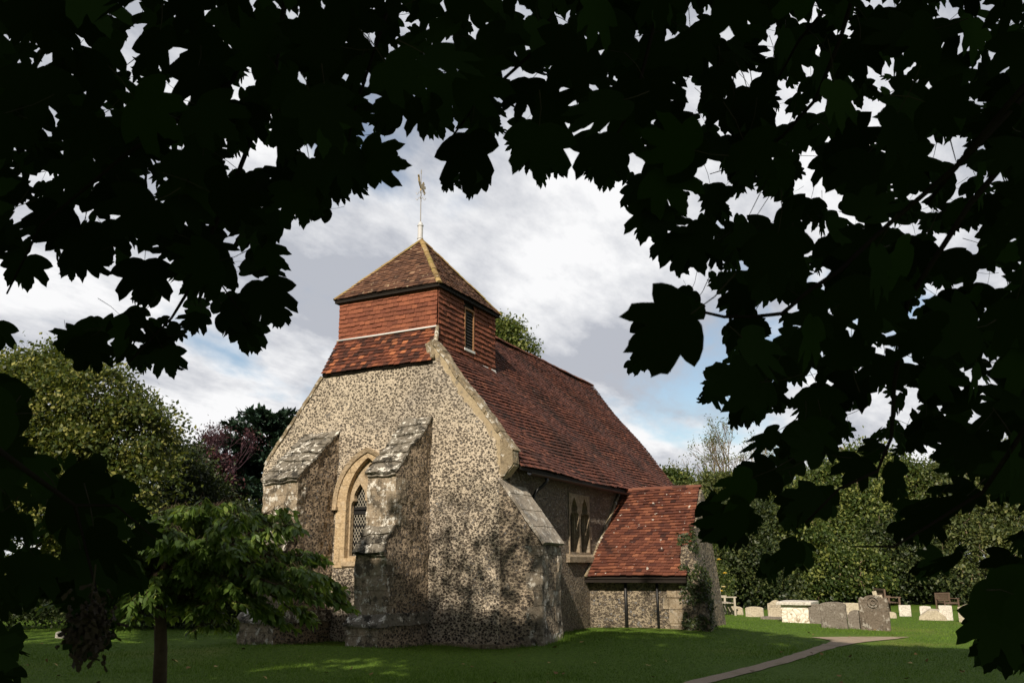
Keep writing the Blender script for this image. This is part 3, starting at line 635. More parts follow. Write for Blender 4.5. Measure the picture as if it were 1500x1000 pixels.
def crown(blobs, ncl, nper, sig, rmin=.72):
    blobs = np.array(blobs, float); wgt = (blobs[:, 3]*blobs[:, 4]+blobs[:, 4]*blobs[:, 5]); wgt /= wgt.sum()
    bi = rng.choice(len(blobs), ncl, p=wgt); u = rdir(ncl); u[:, 2] = np.where(u[:, 2] < -.55, -u[:, 2], u[:, 2])
    ph = np.array([noise.noise(Vector(u[i]*2.2)+Vector((blobs[bi[i]][0], 0, 0))) for i in range(ncl)])
    r = rng.uniform(rmin, 1.0, ncl)*(1+.22*ph); C = blobs[bi, :3]+u*blobs[bi, 3:]*r[:, None]
    k = rng.integers(int(nper*.5), int(nper*1.5)+1, ncl); idx = np.repeat(np.arange(ncl), k)
    off = rng.normal(0, 1, (len(idx), 3))*(sig*rng.uniform(.6, 1.3, ncl))[idx][:, None]; off[:, 2] *= .65
    return C[idx]+off, u[idx], rng.normal(0, .16, ncl)[idx]
def branches(mb, base, h, r, tips, n=5):
    base = np.array(base, float); pts = []
    top = base+np.array([random.uniform(-.04, .04)*h, random.uniform(-.04, .04)*h, h])
    for i in range(n+1):
        s = i/n; p = base*(1-s)+top*s+np.array([math.sin(s*5)*.03*h*.3, math.cos(s*4)*.03*h*.3-.009*h, 0]); pts.append(p)
    mb.tube(pts, [r*(1.25 if i == 0 else 1-.6*i/n) for i in range(n+1)], 10)
    for t in tips:
        s = random.uniform(.45, .95); a = base*(1-s)+top*s; t = np.array(t, float); m = (a+t)/2+np.array([0, 0, -.06*h*random.random()])
        mb.tube([a, m, t], [r*(1-.6*s)*.5, r*.22, r*.06], 6)
def tree(name, label, cat, base, th, tr, blobs, ncl, nper, sig, lsize, mat, group=None, bark=M_BARKD, droop=.2, cn='crown', tb=.5, stems=0):
    root = empty(name, tuple(base), label, cat, group)
    mb = MB(); tips = [np.array(b[:3])+rdir(1)[0]*np.array(b[3:])*.75 for b in blobs for _ in range(3)]
    branches(mb, np.array(base)-[0, 0, .2], th, tr, tips)
    for b in blobs:   # twisted outer stems that show between the leaf clumps
        for _ in range(stems):
            c = np.array(b[:3]); r = np.array(b[3:]); u = unit(rng.normal(0, .7, 3)-np.array([FW[0], FW[1], .5])); pts = []
            for k in range(6):
                pts.append(c+r*u*(.80+.045*k)); u = unit(u+rng.normal(0, .10, 3)+np.array([0, 0, .13]))
            mb.tube(pts, [.05, .045, .035, .028, .02, .01], 5, cap=False)
    mb.build('trunk', bark, root, smooth=True)
    P, U, ct = crown(blobs, ncl, nper, sig); n = len(P); keep = P[:, 2] > gz(P[:, 0], P[:, 1])+.05; P, U, ct = P[keep], U[keep], ct[keep]; n = len(P)
    D = U*.7+rdir(n)-np.array([0, 0, droop]); Nn = U*.5+rdir(n)*.75+np.array([0, 0, .45])
    leaves(cn, P, D, Nn, lsize*rng.uniform(.6, 1.35, n), mat, root, tint=np.clip(tb+1.3*ct+rng.normal(0, .2, n), 0, 1))
    return root
def blob(px, py, d, rpx, rd=None, rz=None):
    """ellipsoid crown lobe at a place in the world given by direction and distance"""
    c = B(px, py, d=d); r = rpx*d/FPX; return (*c, rd or r, rd or r, rz or r)
L_YEL = leafmat('lime_leaves', (.018,.032,.008), (.055,.082,.018), (.30,.29,.08), .28)
L_GRN = leafmat('mid_green_leaves', (.018,.035,.008), (.06,.092,.02), (.22,.24,.06), .25)
L_DRK = leafmat('dark_green_leaves', (.012,.022,.008), (.032,.05,.014), (.085,.10,.03), .2)
L_PUR = leafmat('copper_leaves', (.016,.006,.009), (.05,.016,.021), (.11,.04,.045), .1)
L_CON = leafmat('conifer_needles', (.014,.034,.022), (.035,.07,.045), (.075,.115,.07), .05)
L_WIL = leafmat('pale_willow_leaves', (.03,.045,.015), (.09,.115,.035), (.22,.22,.075), .3)
def gbase(px, d):
    p = B(px, 870, d=d); return (p[0], p[1], float(gz(p[0], p[1])))
# left background
G = 'trees behind the churchyard'
tree('horse_chestnut', 'big round-topped tree with yellow-green sunlit crown at far left', 'tree', gbase(60, 33), 8, .4,
     [blob(40,640,32,110), blob(130,600,32,75), blob(60,560,33,55), blob(190,650,32,68), blob(100,720,31,100), blob(220,640,33,38), blob(10,700,31,110), blob(190,740,31,70), blob(-70,640,33,120), blob(30,820,31,70), blob(120,820,31,60)], 1500, 56, .36, .17, L_YEL, G, tb=.5)
tree('yew_tree', 'dark green bushy tree between the yellow-green tree and the purple one', 'tree', gbase(250, 36), 5, .25,
     [blob(240,730,36,75), blob(280,760,36,65), blob(200,800,35,80), blob(330,810,35,70), blob(270,850,35,60), blob(265,680,37,34), blob(130,860,34,50), blob(60,870,34,50)], 1300, 34, .30, .15, L_DRK, G, tb=.45)
tree('copper_plum', 'purple-leaved tree left of the church wall', 'tree', gbase(330, 40), 6, .2,
     [blob(300,725,40,38), blob(322,765,40,34), blob(285,690,40,22), blob(305,690,40,20), blob(325,735,40,20), blob(310,790,40,44), blob(365,805,40,34)], 900, 36, .3, .15, L_PUR, G, tb=.45)
# wispy shoots on top of the plum
def cedar():
    root = empty('cedar_tree', gbase(397, 46), 'dark conifer with tiered drooping boughs left of the church', 'tree', G)
    top = B(395, 603, d=46); base = np.array(gbase(397, 46)); H = top[2]
    mb = MB(); mb.tube([base-[0,0,.3], (base+top)/2, top], [.35, .2, .03], 8)
    Ps, Ds, Ns = [], [], []
    for k in range(150):
        s = random.uniform(.0, 1)**.85; z = H*(.06+.93*s); a = random.uniform(0, 2*PI); L = (1-s)**.65*7.4*random.uniform(.6, 1.15)+.35
        o = np.array([base[0]+(top[0]-base[0])*z/H, base[1]+(top[1]-base[1])*z/H, z]); d = np.array([math.cos(a), math.sin(a), .18+.25*s])
        pts = [o, o+d*L*.5, o+d*L+np.array([0, 0, -.12*L])]; mb.tube(pts, [.05+.02*(1-s), .03, .01], 5)
        n = int(90*L/2)+25; t = rng.uniform(.12, 1.03, n); P = o+d*(L*t)[:, None]+np.stack([np.zeros(n), np.zeros(n), -.12*L*t**2], 1)
        sd_ = np.array([-d[1], d[0], 0]); P += sd_*(rng.normal(0, .13*L, n)*(.35+.4*(1-t)))[:, None]+rng.normal(0, .05, (n, 3))
        Ps.append(P); Ds.append(np.tile(d, (n, 1))+rng.normal(0, .45, (n, 3))); Ns.append(np.tile([0, 0, 1.], (n, 1))+rng.normal(0, .3, (n, 3)))
    mb.build('trunk', M_BARKD, root, smooth=True)
    P = np.concatenate(Ps); n = len(P)
    leaves('crown', P, np.concatenate(Ds), np.concatenate(Ns), rng.uniform(.22, .5, n), L_CON, root, tint=np.clip(rng.normal(.45, .2, n), 0, 1), tpl=LANCE)
cedar()
def bare_tree(name, label, px, ytop, d, spread, col, group, n0=9, fill=True, lm=None):
    base = np.array(gbase(px, d)); root = empty(name, tuple(base), label, 'tree', group); mb = MB(); tips = []
    top = B(px, ytop, d=d)[2]
    def rec(p, dr, L, r, dep):
        q = p+dr*L; m = (p+q)/2+rng.normal(0, .04*L, 3); mb.tube([p, m, q], [r, r*.8, r*.6], 5, cap=False)
        if dep == 0: tips.append(q); return
        for _ in range(3):
            nd = unit(dr+rng.normal(0, .30, 3)+np.array([0, 0, .12])); rec(q, nd, L*random.uniform(.55, .85), r*.6, dep-1)
    H = top-base[2]; mb.tube([base-[0,0,.3], base+[0,0,H*.5]], [.25, .16], 8)
    for _ in range(n0):
        dr = unit(np.array([rng.normal(0, spread), rng.normal(0, spread), 1.])); rec(base+[0, 0, H*random.uniform(.32, .5)], dr, H*.21, .07, 4)
    mb.build('trunk', col, root)
    if lm:
        P = np.repeat(np.array(tips), 4, 0); P = P+rng.normal(0, .15, P.shape); n = len(P)
        leaves('crown', P, rdir(n), rdir(n)+[0,0,1], rng.uniform(.08, .16, n), lm, root, tint=np.clip(rng.normal(.5, .2, n), 0, 1))
    return root
bare_tree('shoot_tree', 'thin wispy purple twigs rising above the purple-leaved tree', 308, 628, 41, .22, plain('purple_twigs', (.05,.025,.035)), G, 7, lm=L_PUR)
# behind the nave
tree('lime_tree', 'leafy tree top showing above the nave ridge behind the turret', 'tree', gbase(750, 44), 12, .35,
     [blob(742,502,44,30), blob(760,522,44,25), blob(735,485,44,18), blob(715,560,44,60)], 600, 34, .3, .16, L_GRN, G, tb=.6)
# right background
tree('pine_bush', 'dark green tree peeping above the porch ridge beside the nave roof', 'tree', gbase(988, 46), 5, .2,
     [blob(988,712,46,22), blob(990,735,46,34), blob(975,705,46,14), blob(1003,725,46,18)], 340, 34, .25, .18, L_GRN, G, tb=.35)
bare_tree('bare_tree', 'pale leafless tree with fine upright twigs right of the church', 1075, 640, 50, .30, plain('pale_twigs', (.16,.12,.07)), G, 8, lm=L_WIL)
tree('hedge_tree', 'yellowish bush-topped tree just right of the porch gable', 'tree', gbase(1050, 44), 4, .2,
     [blob(1045,722,44,30), blob(1020,735,44,26), blob(1075,730,44,34), blob(1040,770,43,45)], 600, 34, .26, .15, L_WIL, G, tb=.4)
tree('holly_tree', 'dark glossy bushy tree behind the pale bench', 'tree', gbase(1080, 39), 4, .22,
     [blob(1075,800,39,55), blob(1055,850,38,42), blob(1110,840,38,52), blob(1100,780,40,50), blob(1140,870,37,32)], 577, 64, 0.35, 0.15, L_DRK, G, tb=.55)
tree('ash_tree', 'tall round green tree in the middle of the right-hand tree line', 'tree', gbase(1250, 44), 8, .35,
     [blob(1270,710,45,55), blob(1230,730,44,55), blob(1310,720,45,50), blob(1200,745,44,50), blob(1270,780,43,75), blob(1350,740,45,45), blob(1200,800,42,60)], 1100, 68, 0.40, 0.17, L_GRN, G, tb=.55, bark=M_BARKP, stems=7)
tree('willow_tree', 'pale green drooping tree at the right behind the white headstones', 'tree', gbase(1390, 42), 6, .3,
     [blob(1400,730,44,60), blob(1440,760,43,60), blob(1380,790,42,60), blob(1440,830,41,60), blob(1500,720,44,80), blob(1530,800,42,80), blob(1400,850,40,38)], 935, 68, 0.40, 0.17, L_WIL, G, tb=.4, droop=.7, bark=M_BARKP, stems=7)
tree('elder_tree', 'dense green tree with twisted pale stems behind the table tomb', 'tree', gbase(1180, 40), 5, .25,
     [blob(1160,800,40,55), blob(1200,850,39,50), blob(1150,850,39,42), blob(1250,845,39,45), blob(1150,750,42,45)], 715, 68, 0.35, 0.16, L_GRN, G, tb=.5, bark=M_BARKP, stems=7)
tree('laurel_tree', 'dark green bush behind the dark wooden bench', 'tree', gbase(1300, 40), 4, .25,
     [blob(1300,820,41,60), blob(1340,850,40,45), blob(1270,870,40,30), blob(1390,870,40,36), blob(1330,790,42,50)], 687, 68, 0.35, 0.16, L_DRK, G, tb=.5)
def low_hedge():
    bl = [blob(px, 868+random.uniform(-8, 8), 45, random.uniform(34, 46)) for px in range(1010, 1640, 38)]+[blob(px, 862, 42, 42) for px in range(-120, 460, 45)]
    for g0, bb in ((0, bl[:17]), (17, bl[17:])):
        P, U, ct = crown(bb, 1500, 30, .3, .6); n = len(P); k = P[:, 2] > 0; P, U, ct = P[k], U[k], ct[k]; n = len(P)
        c = P.mean(0); lab = 'dark hedge bank behind the gravestones on the right' if g0 == 0 else 'dark hedge bank at the back of the left lawn'
        o = leaves('hedge', P, U+rdir(n), U+rdir(n), rng.uniform(.1, .2, n), L_DRK, None, tint=np.clip(.45+ct+rng.normal(0, .18, n), 0, 1)); tag(o, lab, 'hedge')
low_hedge()
def shrub_bank():
    bl = [blob(px, 893+random.uniform(-6, 6), 25.5, random.uniform(30, 40)) for px in range(-130, 400, 30)]
    P, U, ct = crown(bl, 1100, 34, .2, .6); n = len(P); k = P[:, 2] > 0; P, U, ct = P[k], U[k], ct[k]; n = len(P)
    tag(leaves('shrubbery', P, U+rdir(n), U+rdir(n), rng.uniform(.07, .13, n), L_DRK, None, tint=np.clip(.4+ct+rng.normal(0, .18, n), 0, 1)), 'low dark shrubbery edging the left lawn behind the small cherry tree', 'shrubs')
shrub_bank()
# rose bush beside the porch, with yellow blooms
def rose():
    base = at(1049, 903); root = empty('rose_bush', tuple(base), 'bush with yellow and cream roses beside the pale bench', 'bush')
    d = 33.0; bl = [blob(1050,800,d,16), blob(1046,840,d,15), blob(1056,860,d,17), blob(1042,780,d,10), blob(1052,882,d,14)]
    P, U, ct = crown(bl, 170, 26, .16, .5); n = len(P)
    mb = MB(); branches(mb, np.array(base), 1.6, .03, [b[:3] for b in bl]); mb.build('stems', M_BARK, root)
    leaves('foliage', P, U+rdir(n), U+rdir(n), rng.uniform(.05, .10, n), L_GRN, root, tint=np.clip(.45+ct+rng.normal(0, .18, n), 0, 1))
    mt = plain('yellow_petals', (.85,.62,.10), .6, .2, .15); mw = plain('cream_petals', (.85,.74,.42), .6, .2, .12)
    for i, (px, py) in enumerate([(1053,820),(1043,826),(1046,852),(1060,860),(1056,866),(1044,842),(1062,840),(1050,872)]):
        c = B(px, py, d=d-.75); mb = MB()
        for r_, nn_ in ((.035, 5), (.065, 6), (.085, 7)):
            for k in range(nn_):
                a = 2*PI*k/nn_+r_*9; u = Vector((math.cos(a), math.sin(a), 0)); w = Vector((-u.y, u.x, 0)); z = Vector((0, 0, 1)); c_ = Vector(c)
                mb.faces([c_, c_+u*r_*.7+w*r_*.5+z*.02, c_+u*r_+z*(.09-r_*.5), c_+u*r_*.7-w*r_*.5+z*.02], [(0,1,2,3)])
        mb.build('flower', mt if i % 2 == 0 else mw, root, recalc=False)
rose()
# ivy on the porch buttress
def ivy():
    n = 2300; t = rng.uniform(0, 1, n); z = .2+2.6*t; side = rng.integers(0, 2, n)
    yo = np.interp(z, [0, 1.3, 1.9, 2.8], [-6.86, -6.78, -6.62, -6.4]); y = np.where(side == 0, rng.uniform(0, 1, n)*(yo+6.18)-6.18, yo-.03); x = np.where(side == 0, 4.78, rng.uniform(4.8, 5.42, n))
    P = np.stack([x, y, z], 1)+rng.normal(0, .025, (n, 3)); dens = np.array([noise.noise(Vector(p)*2.3) for p in P]); k = (dens > -.05) | (z < 1.0) & (dens > -.25); P = P[k]; side = side[k]; n = len(P)
    N0 = np.where(side[:, None] == 0, np.array([-1, 0, .2]), np.array([0, -1, .2]))+rng.normal(0, .4, (n, 3)); D = np.array([0, 0, -1.])+rng.normal(0, .5, (n, 3))
    tp = np.array([(0,0,0),(.4,.1,0),(.5,.4,.03),(.2,.5,0),(0,1,0),(-.2,.5,0),(-.5,.4,.03),(-.4,.1,0)], float)
    o = leaves('climbing_ivy', P, D, N0, rng.uniform(.05, .085, n), L_DRK, None, tpl=tp, tint=np.clip(rng.normal(.5, .2, n), 0, 1)); tag(o, 'ivy climbing the narrow buttress at the outer corner of the porch', 'ivy')
ivy()
# ------------------------------------------------------------------ churchyard furniture
def stone_mat(name, c, lich=.3, blk=.3): return ashlar(name, c, tuple(x*.7 for x in c), lich, blk, courses=False)
ST_P = stone_mat('pale_headstone', (.62,.55,.42), .25, .1); ST_W = stone_mat('white_headstone', (.80,.76,.68), .2, .03); ST_G = stone_mat('grey_headstone', (.25,.22,.185), .25, .35); ST_B = stone_mat('brown_headstone', (.20,.165,.13), .35, .45)
def outline(w, h, kind):
    hw = w/2
    if kind == 'square': return [(-hw,0),(hw,0),(hw,h),(-hw,h)]
    if kind == 'peak': return [(-hw,0),(hw,0),(hw,h*.84),(hw*.75,h*.86),(hw*.35,h*.96),(0,h),(-hw*.35,h*.96),(-hw*.75,h*.86),(-hw,h*.84)]
    if kind == 'slant': return [(-hw,0),(hw,0),(hw*.9,h*.8),(hw*.6,h*.93),(-hw*.2,h),(-hw,h*.9)]
    k = 12
    if kind == 'round': return [(-hw,0),(hw,0)]+[(hw*math.cos(PI*i/k), h-hw*.42+hw*.42*math.sin(PI*i/k)) for i in range(k+1)]
    if kind == 'camber': return [(-hw,0),(hw,0)]+[(hw*math.cos(PI*i/k), h-hw*.2+hw*.2*math.sin(PI*i/k)) for i in range(k+1)]
    if kind == 'shoulder': return [(-hw,0),(hw,0),(hw,h*.80),(hw*.84,h*.80),(hw*.84,h*.84)]+[(hw*.80*math.cos(PI*i/k), h*.84+h*.16*math.sin(PI*i/k)) for i in range(k+1)]+[(-hw*.84,h*.84),(-hw*.84,h*.80),(-hw,h*.80)]
    if kind == 'lobed': return [(-hw,0),(hw,0),(hw,h*.84),(hw*.93,h*.93),(hw*.78,h*.955),(hw*.62,h*.92)]+[(hw*.6*math.cos(PI*i/k), h*.92+h*.08*math.sin(PI*i/k)) for i in range(k+1)]+[(-hw*.62,h*.92),(-hw*.78,h*.955),(-hw*.93,h*.93),(-hw,h*.84)]
def headstone(x0, x1, yt, yb, kind, mat, label, yaw=None, th=.09, tilt=0., name='headstone', cat='gravestone', group='headstones in the churchyard'):
    p = at((x0+x1)/2, yb); d = (p-CP)@FW; sc = d/FPX; yaw = math.radians(rng.normal(0, 5)) if yaw is None else math.radians(yaw)
    U = Vector((math.sin(yaw)*0+0, -1, 0)); U = Matrix.Rotation(yaw, 3, 'Z') @ U; Nf = Vector((U.y, -U.x, 0)); Nf = Nf if Nf.x < 0 else -Nf
    cosv = abs(U.dot(Vector(RT))); w = (x1-x0)*sc/cosv; h = (yb-yt)*sc/math.cos(_a)*1.0
    root = empty(name, tuple(p), label, cat, group); p = Vector(p)
    Zt = (Vector((0, 0, 1))+U*tilt+Nf*random.uniform(-.02, .03)).normalized()
    ol = outline(w, h+.1, kind); mb = MB(); mb.prism([p+U*a+Zt*(b-.1) for a, b in ol], -Nf*th)
    mb.build('slab', mat, root, bevel=.012, dice=.25, jit=.008)
    # faint carved lines of an inscription, cut as thin recess strips 3 mm proud of the face
    if h > .6:
        mb = MB(); nl = int(h*5)
        for i in range(nl):
            zz = h*(.72-.1*i*.55)
            if zz < h*.3: break
            a = -w*.34+random.uniform(0, .04)
            while a < w*.30:
                l = random.uniform(.03, .09); q = p+Nf*.0035; mb.poly([q+U*a+Zt*zz, q+U*(a+l)+Zt*zz, q+U*(a+l)+Zt*(zz+.012), q+U*a+Zt*(zz+.012)]); a += l+.025
        mb.build('inscription', ST_G, root, recalc=False)
    return root
headstone(1068,1087,888,900,'slant',ST_P,'small low headstone with a sloping top beside the pale bench')
headstone(1094,1117,889,903,'camber',ST_P,'low wide headstone with a curved top between the bench and the peaked stone')
headstone(1127,1148,880,906,'peak',ST_P,'pale upright headstone with a shallow peaked top left of the table tomb')
headstone(1188,1209,886,913,'round',ST_G,'dark round-topped headstone in front of the table tomb')
headstone(1207,1238,884,920,'camber',ST_G,'large grey-brown headstone with a gently curved top right of the table tomb', th=.12)
headstone(1245,1267,895,921,'shoulder',ST_G,'smooth dark grey headstone tucked beside the big carved one')
cvd = headstone(1265,1301,875,923,'lobed',ST_B,'tall weathered carved headstone with rounded lobes, the largest in the churchyard', th=.13)
headstone(1238,1262,884,903,'square',ST_P,'pale square-topped headstone behind the dark grey ones')
headstone(1319,1334,887,902,'square',ST_W,'white square headstone just right of the dark bench')
headstone(1350,1364,888,904,'camber',ST_W,'small white headstone behind the low grey mound')
headstone(1379,1395,888,908,'square',ST_W,'narrow white upright headstone right of the low grey mound')
headstone(1409,1434,886,911,'peak',ST_P,'grey peaked headstone near the right edge under the leaves')
headstone(1437,1449,885,907,'square',ST_W,'white headstone half hidden by the dark leaves at the right edge')
headstone(1298,1313,896,905,'slant',ST_P,'small low footstone leaning beside the big carved headstone')
headstone(118,136,905,927,'camber',ST_W,'pale headstone glimpsed through the dark leaves at far left', group='headstones in the churchyard')
headstone(78,92,925,934,'slant',ST_W,'tiny pale marker stone on the left lawn', group='headstones in the churchyard')
# roundel carved on the big stone
def roundel():
    p = Vector(at(1283, 923)); sc = ((np.array(p)-CP)@FW)/FPX; h = 46*sc; c = p+Vector((-.02, 0, h*.86)); mb = MB()
    for r0, r1 in ((.13, .15), (.05, .08)):
        k = 20; vs = []
        for j in range(k): w = 2*PI*j/k; vs += [c+Vector((0, math.cos(w)*r0, math.sin(w)*r0)), c+Vector((-.01, math.cos(w)*(r0+r1)/2, math.sin(w)*(r0+r1)/2)), c+Vector((0, math.cos(w)*r1, math.sin(w)*r1))]
        fs = []
        for j in range(k): a = 3*j; b = 3*((j+1) % k); fs += [(a, a+1, b+1, b), (a+1, a+2, b+2, b+1)]
        mb.faces(vs, fs)
    mb.build('carved_roundel', ST_B, cvd)
roundel()
# stone cross
def cross():
    p = at(1290, 899); d = (p-CP)@FW; p = Vector(p); sc = d/FPX; H = 33*sc; U = Vector((0, -1, 0)); mb = MB(); up = (Vector((0, 0, 1))-U*.18).normalized(); side = up.cross(Vector((-1, 0, 0)))
    side = side if side.dot(U) > 0 else -side
    w = .075; ol = [(-w,-.1),(w,-.1),(w,H*.62),(.23,H*.62),(.23,H*.80),(w,H*.80),(w,H),(-w,H),(-w,H*.80),(-.23,H*.80),(-.23,H*.62),(-w,H*.62)]
    root = empty('stone_cross', tuple(p), 'pale leaning stone cross behind the big carved headstone', 'gravestone')
    mb.prism([p+side*a+up*b for a, b in ol], (.09, 0, 0)); mb.build('cross', ST_P, root, bevel=.008)
    mb = MB(); mb.box(p.x-.12, p.y-.22, p.z-.1, p.x+.22, p.y+.22, p.z+.16); mb.build('base', ST_P, root, bevel=.015)
cross()
# table tomb
def tomb():
    a = at(1157, 911); b = at(1193, 913.5); p = Vector((a+b)/2); L = .95; W = 1.9; h = .52
    c = Vector(at(1176, 912)); root = empty('table_tomb', tuple(c), 'chest tomb with a white slab top and rough pale stone sides', 'tomb')
    x0, y1 = c.x+.05, c.y+.62; x1, y0 = x0+1.3, y1-.80
    mb = MB(); mb.box(x0, y0, c.z-.1, x1, y1, c.z+h)
    t = NT('rubble_tomb_side', .9, .2); co = t.co(); n = t.noise(co, 7, 5); v = t.n('ShaderNodeTexVoronoi', i_Scale=6.5, feature='DISTANCE_TO_EDGE'); t.l(t.mix(.12, co, t.n('ShaderNodeTexNoise', i_Scale=4).outputs['Color']), v.inputs['Vector'])
    col = t.mix(t.mask(v.outputs['Distance'], .0, .12), (.55,.48,.38), (.78,.73,.63)); col = t.mix(t.mask(n, .54, .64), col, (.32,.26,.18))
    mb.build('chest', t.out(col, t.bump(v.outputs['Distance'], .8, .05)), root, dice=.2, jit=.02)
    mb = MB(); mb.box(x0-.12, y0-.12, c.z+h, x1+.12, y1+.12, c.z+h+.09); mb.build('slab', ST_W, root, bevel=.015, dice=.3, jit=.01)
tomb()
def ledger():
    p = at(1145, 907); o = MB(); o.box(p[0]-.1, p[1]-.65, p[2]-.05, p[0]+.75, p[1]+.65, p[2]+.07); m = o.build('ledger_stone', ST_G, None, bevel=.01); tag(m, 'flat dark ledger stone lying in the grass before the peaked headstone', 'gravestone')
    p = at(1367, 908); mb = MB(); x, y, z = p; A = [(x,y+.45,z-.05),(x,y-.45,z-.05),(x,y-.40,z+.12),(x,y-.15,z+.30),(x,y+.12,z+.31),(x,y+.40,z+.12)]
    mb.prism(A, (1.5, 0, 0)); m = mb.build('coped_tomb', ST_P, None, dice=.25, jit=.03, bevel=.01); tag(m, 'low grey ridged grave mound between two white headstones', 'tomb')
ledger()
def bench(px, py, yaw, mat, label, L=1.5, s=1.0):
    p = Vector(at(px, py)); root = empty('garden_bench', (0, 0, 0), label, 'bench', 'benches by the hedge'); 
    def bb(name, boxes):
        mb = MB()
        for q in boxes: mb.box(*[v*s for v in q])
        o = mb.build(name, mat, root, bevel=.006); return o
    bb('seat', [(-L/2, -.22+.1*k, .42, L/2, -.14+.1*k, .445) for k in range(5)]+[(-L/2, -.24, .36, L/2, -.21, .42)])
    bb('backrest', [(-L/2, .27, .50, L/2, .31, .56), (-L/2, .27, .88, L/2, .32, .95)]+[(-L/2+.07+k*(L-.14)/10-.02, .28, .56, -L/2+.07+k*(L-.14)/10+.03, .30, .88) for k in range(11)])
    for sx in (-1, 1):
        x = sx*(L/2+.03)
        bb('leg', [(x-.03, -.26, 0, x+.03, -.19, .62)]); bb('leg', [(x-.03, .26, 0, x+.03, .325, .95)]); bb('armrest', [(x-.035, -.30, .62, x+.035, .26, .66)])
    root.location = p; root.rotation_euler = (0, 0, yaw)
    return root
bench(1061, 900, math.radians(28), M_BENCH, 'pale weathered wooden bench beside the roses at the porch corner', 1.3, 1.0)
bench(1303, 898, math.radians(20), M_BENCHD, 'dark wooden bench with slatted back behind the big carved headstone', 1.3, .95)
bench(1390, 894, math.radians(-35), M_BENCHD, 'dark wooden bench under the hedge behind the white headstones', 1.1, .72)
# ------------------------------------------------------------------ young tree at the left, in front of the church
def young_tree():
    d = 11.6; base = B(229, 1070, d=d); base[2] = float(gz(base[0], base[1])); root = empty('cherry_tree', tuple(base), 'small young tree with drooping leafy branches on the left lawn', 'tree')
    mb = MB(); fork = B(234, 880, d=d); mb.tube([base-[0, 0, .1], (base+fork)/2+[.02, 0, 0], fork], [.098, .085, .075], 12)
    Ps, Ds, Ts = [], [], []
    limbs = [((235,760),.1), ((290,735),-.4), ((350,750),.3), ((420,770),-.2), ((448,812),.4), ((472,850),-.1), ((478,878),.3), ((440,870),-.7), ((380,800),.7), ((330,870),-.6), ((215,800),.6), ((180,850),0.), ((205,765),.3), ((165,820),-.2), ((255,745),.4), ((320,740),.0), ((395,750),.5), ((440,840),-.5), ((280,850),.1), ((350,840),-.2), ((305,772),.5), ((400,855),.3), ((365,885),-.4), ((255,850),.4), ((330,800),-.6), ((270,800),.8), ((215,870),-.1), ((200,900),-.5), ((270,890),.6), ((390,905),0), ((150,800),.3), ((120,870),-.3), ((300,800),1.1), ((250,780),-1.1), ((340,760),-1.2), ((430,830),1.0), ((430,895),.9), ((310,910),.2)]
    for (px, py), dd in limbs:
        tip = B(px, py, d=d+dd); s = fork+(B(250, 800, d=d)-fork)*random.uniform(0, .7); mid = (s+tip)/2+np.array([0, 0, .30+.1*random.random()])
        pts = [s*(1-t)**2+mid*2*t*(1-t)+tip*t*t for t in np.linspace(0, 1, 8)]; mb.tube(pts, [.032*(1-.8*i/7)+.003 for i in range(8)], 6)
        for j in range(58):
            t = random.uniform(.25, 1.05); o = s*(1-t)**2+mid*2*t*(1-t)+tip*t*t; out = unit(np.array([tip[0]-s[0], tip[1]-s[1], 0])*.7+np.append(rng.normal(0, .6, 2), 0))
            L = random.uniform(.15, .36); q = o+out*L*.8+np.array([0, 0, random.uniform(-.16, .20)]); e = o+out*L*1.15-np.array([0, 0, L*.35])
            tw = [o, q*.6+o*.4+[0,0,.03], e]; mb.tube(tw, [.004, .003, .0015], 4, cap=False)
            k = int(13*L/.3); tt = rng.uniform(.15, 1, k); P = o*(1-tt[:, None])**2+q*(2*tt*(1-tt))[:, None]+e*(tt**2)[:, None]
            side = unit(np.cross(out, [0, 0, 1]))*rng.choice([-1, 1], k)[:, None]
            Ps.append(P); Ds.append(side*.55+out*.5+np.array([0, 0, -.75])+rng.normal(0, .28, (k, 3))); Ts.append(np.full(k, rng.normal(0, .12))+.25*(P[:, 2]-2.2)*.25)
    mb.build('trunk', M_BARK, root, smooth=True)
    P = np.concatenate(Ps); n = len(P); print('young leaves', n)
    leaves('crown', P, np.concatenate(Ds), np.array([0, 0, 1.])+rng.normal(0, .5, (n, 3)), rng.uniform(.09, .16, n), leafmat('cherry_leaves', (.045,.085,.018), (.12,.20,.038), (.32,.36,.085), .35), root, tpl=LANCE, tint=np.clip(.42+np.concatenate(Ts)+rng.normal(0, .16, n), 0, 1))
young_tree()
# ------------------------------------------------------------------ foreground sycamore: camera stands under its crown
HALF = [(0,1.0),(.06,.90),(.12,.86),(.14,.76),(.19,.72),(.175,.56),(.28,.64),(.36,.74),(.50,.84),(.52,.70),(.58,.62),(.52,.50),(.43,.36),(.54,.34),(.68,.27),(.62,.16),(.52,.06),(.38,-.02),(.22,-.07),(.08,-.05)]
LEAF = np.array(HALF+[(0,-.01)]+[(-x, y) for x, y in reversed(HALF[1:])], float); LEAF = np.column_stack([LEAF[:, 0]*.95, LEAF[:, 1]-.42])
GS = 3; GX0, GY0, GW, GH = -90, -90, 560, 375
def raster(poly, x0, y0, w, h, gs):
    xs = x0+(np.arange(w)+.5)*gs; ys = y0+(np.arange(h)+.5)*gs; X, Y = np.meshgrid(xs, ys); ins = np.zeros(X.shape, bool); n = len(poly)
    for i in range(n):
        xa, ya = poly[i]; xb, yb = poly[(i+1) % n]
        if ya == yb: continue
        c = ((ya > Y) != (yb > Y)) & (X < (xb-xa)*(Y-ya)/(yb-ya)+xa); ins ^= c
    return ins
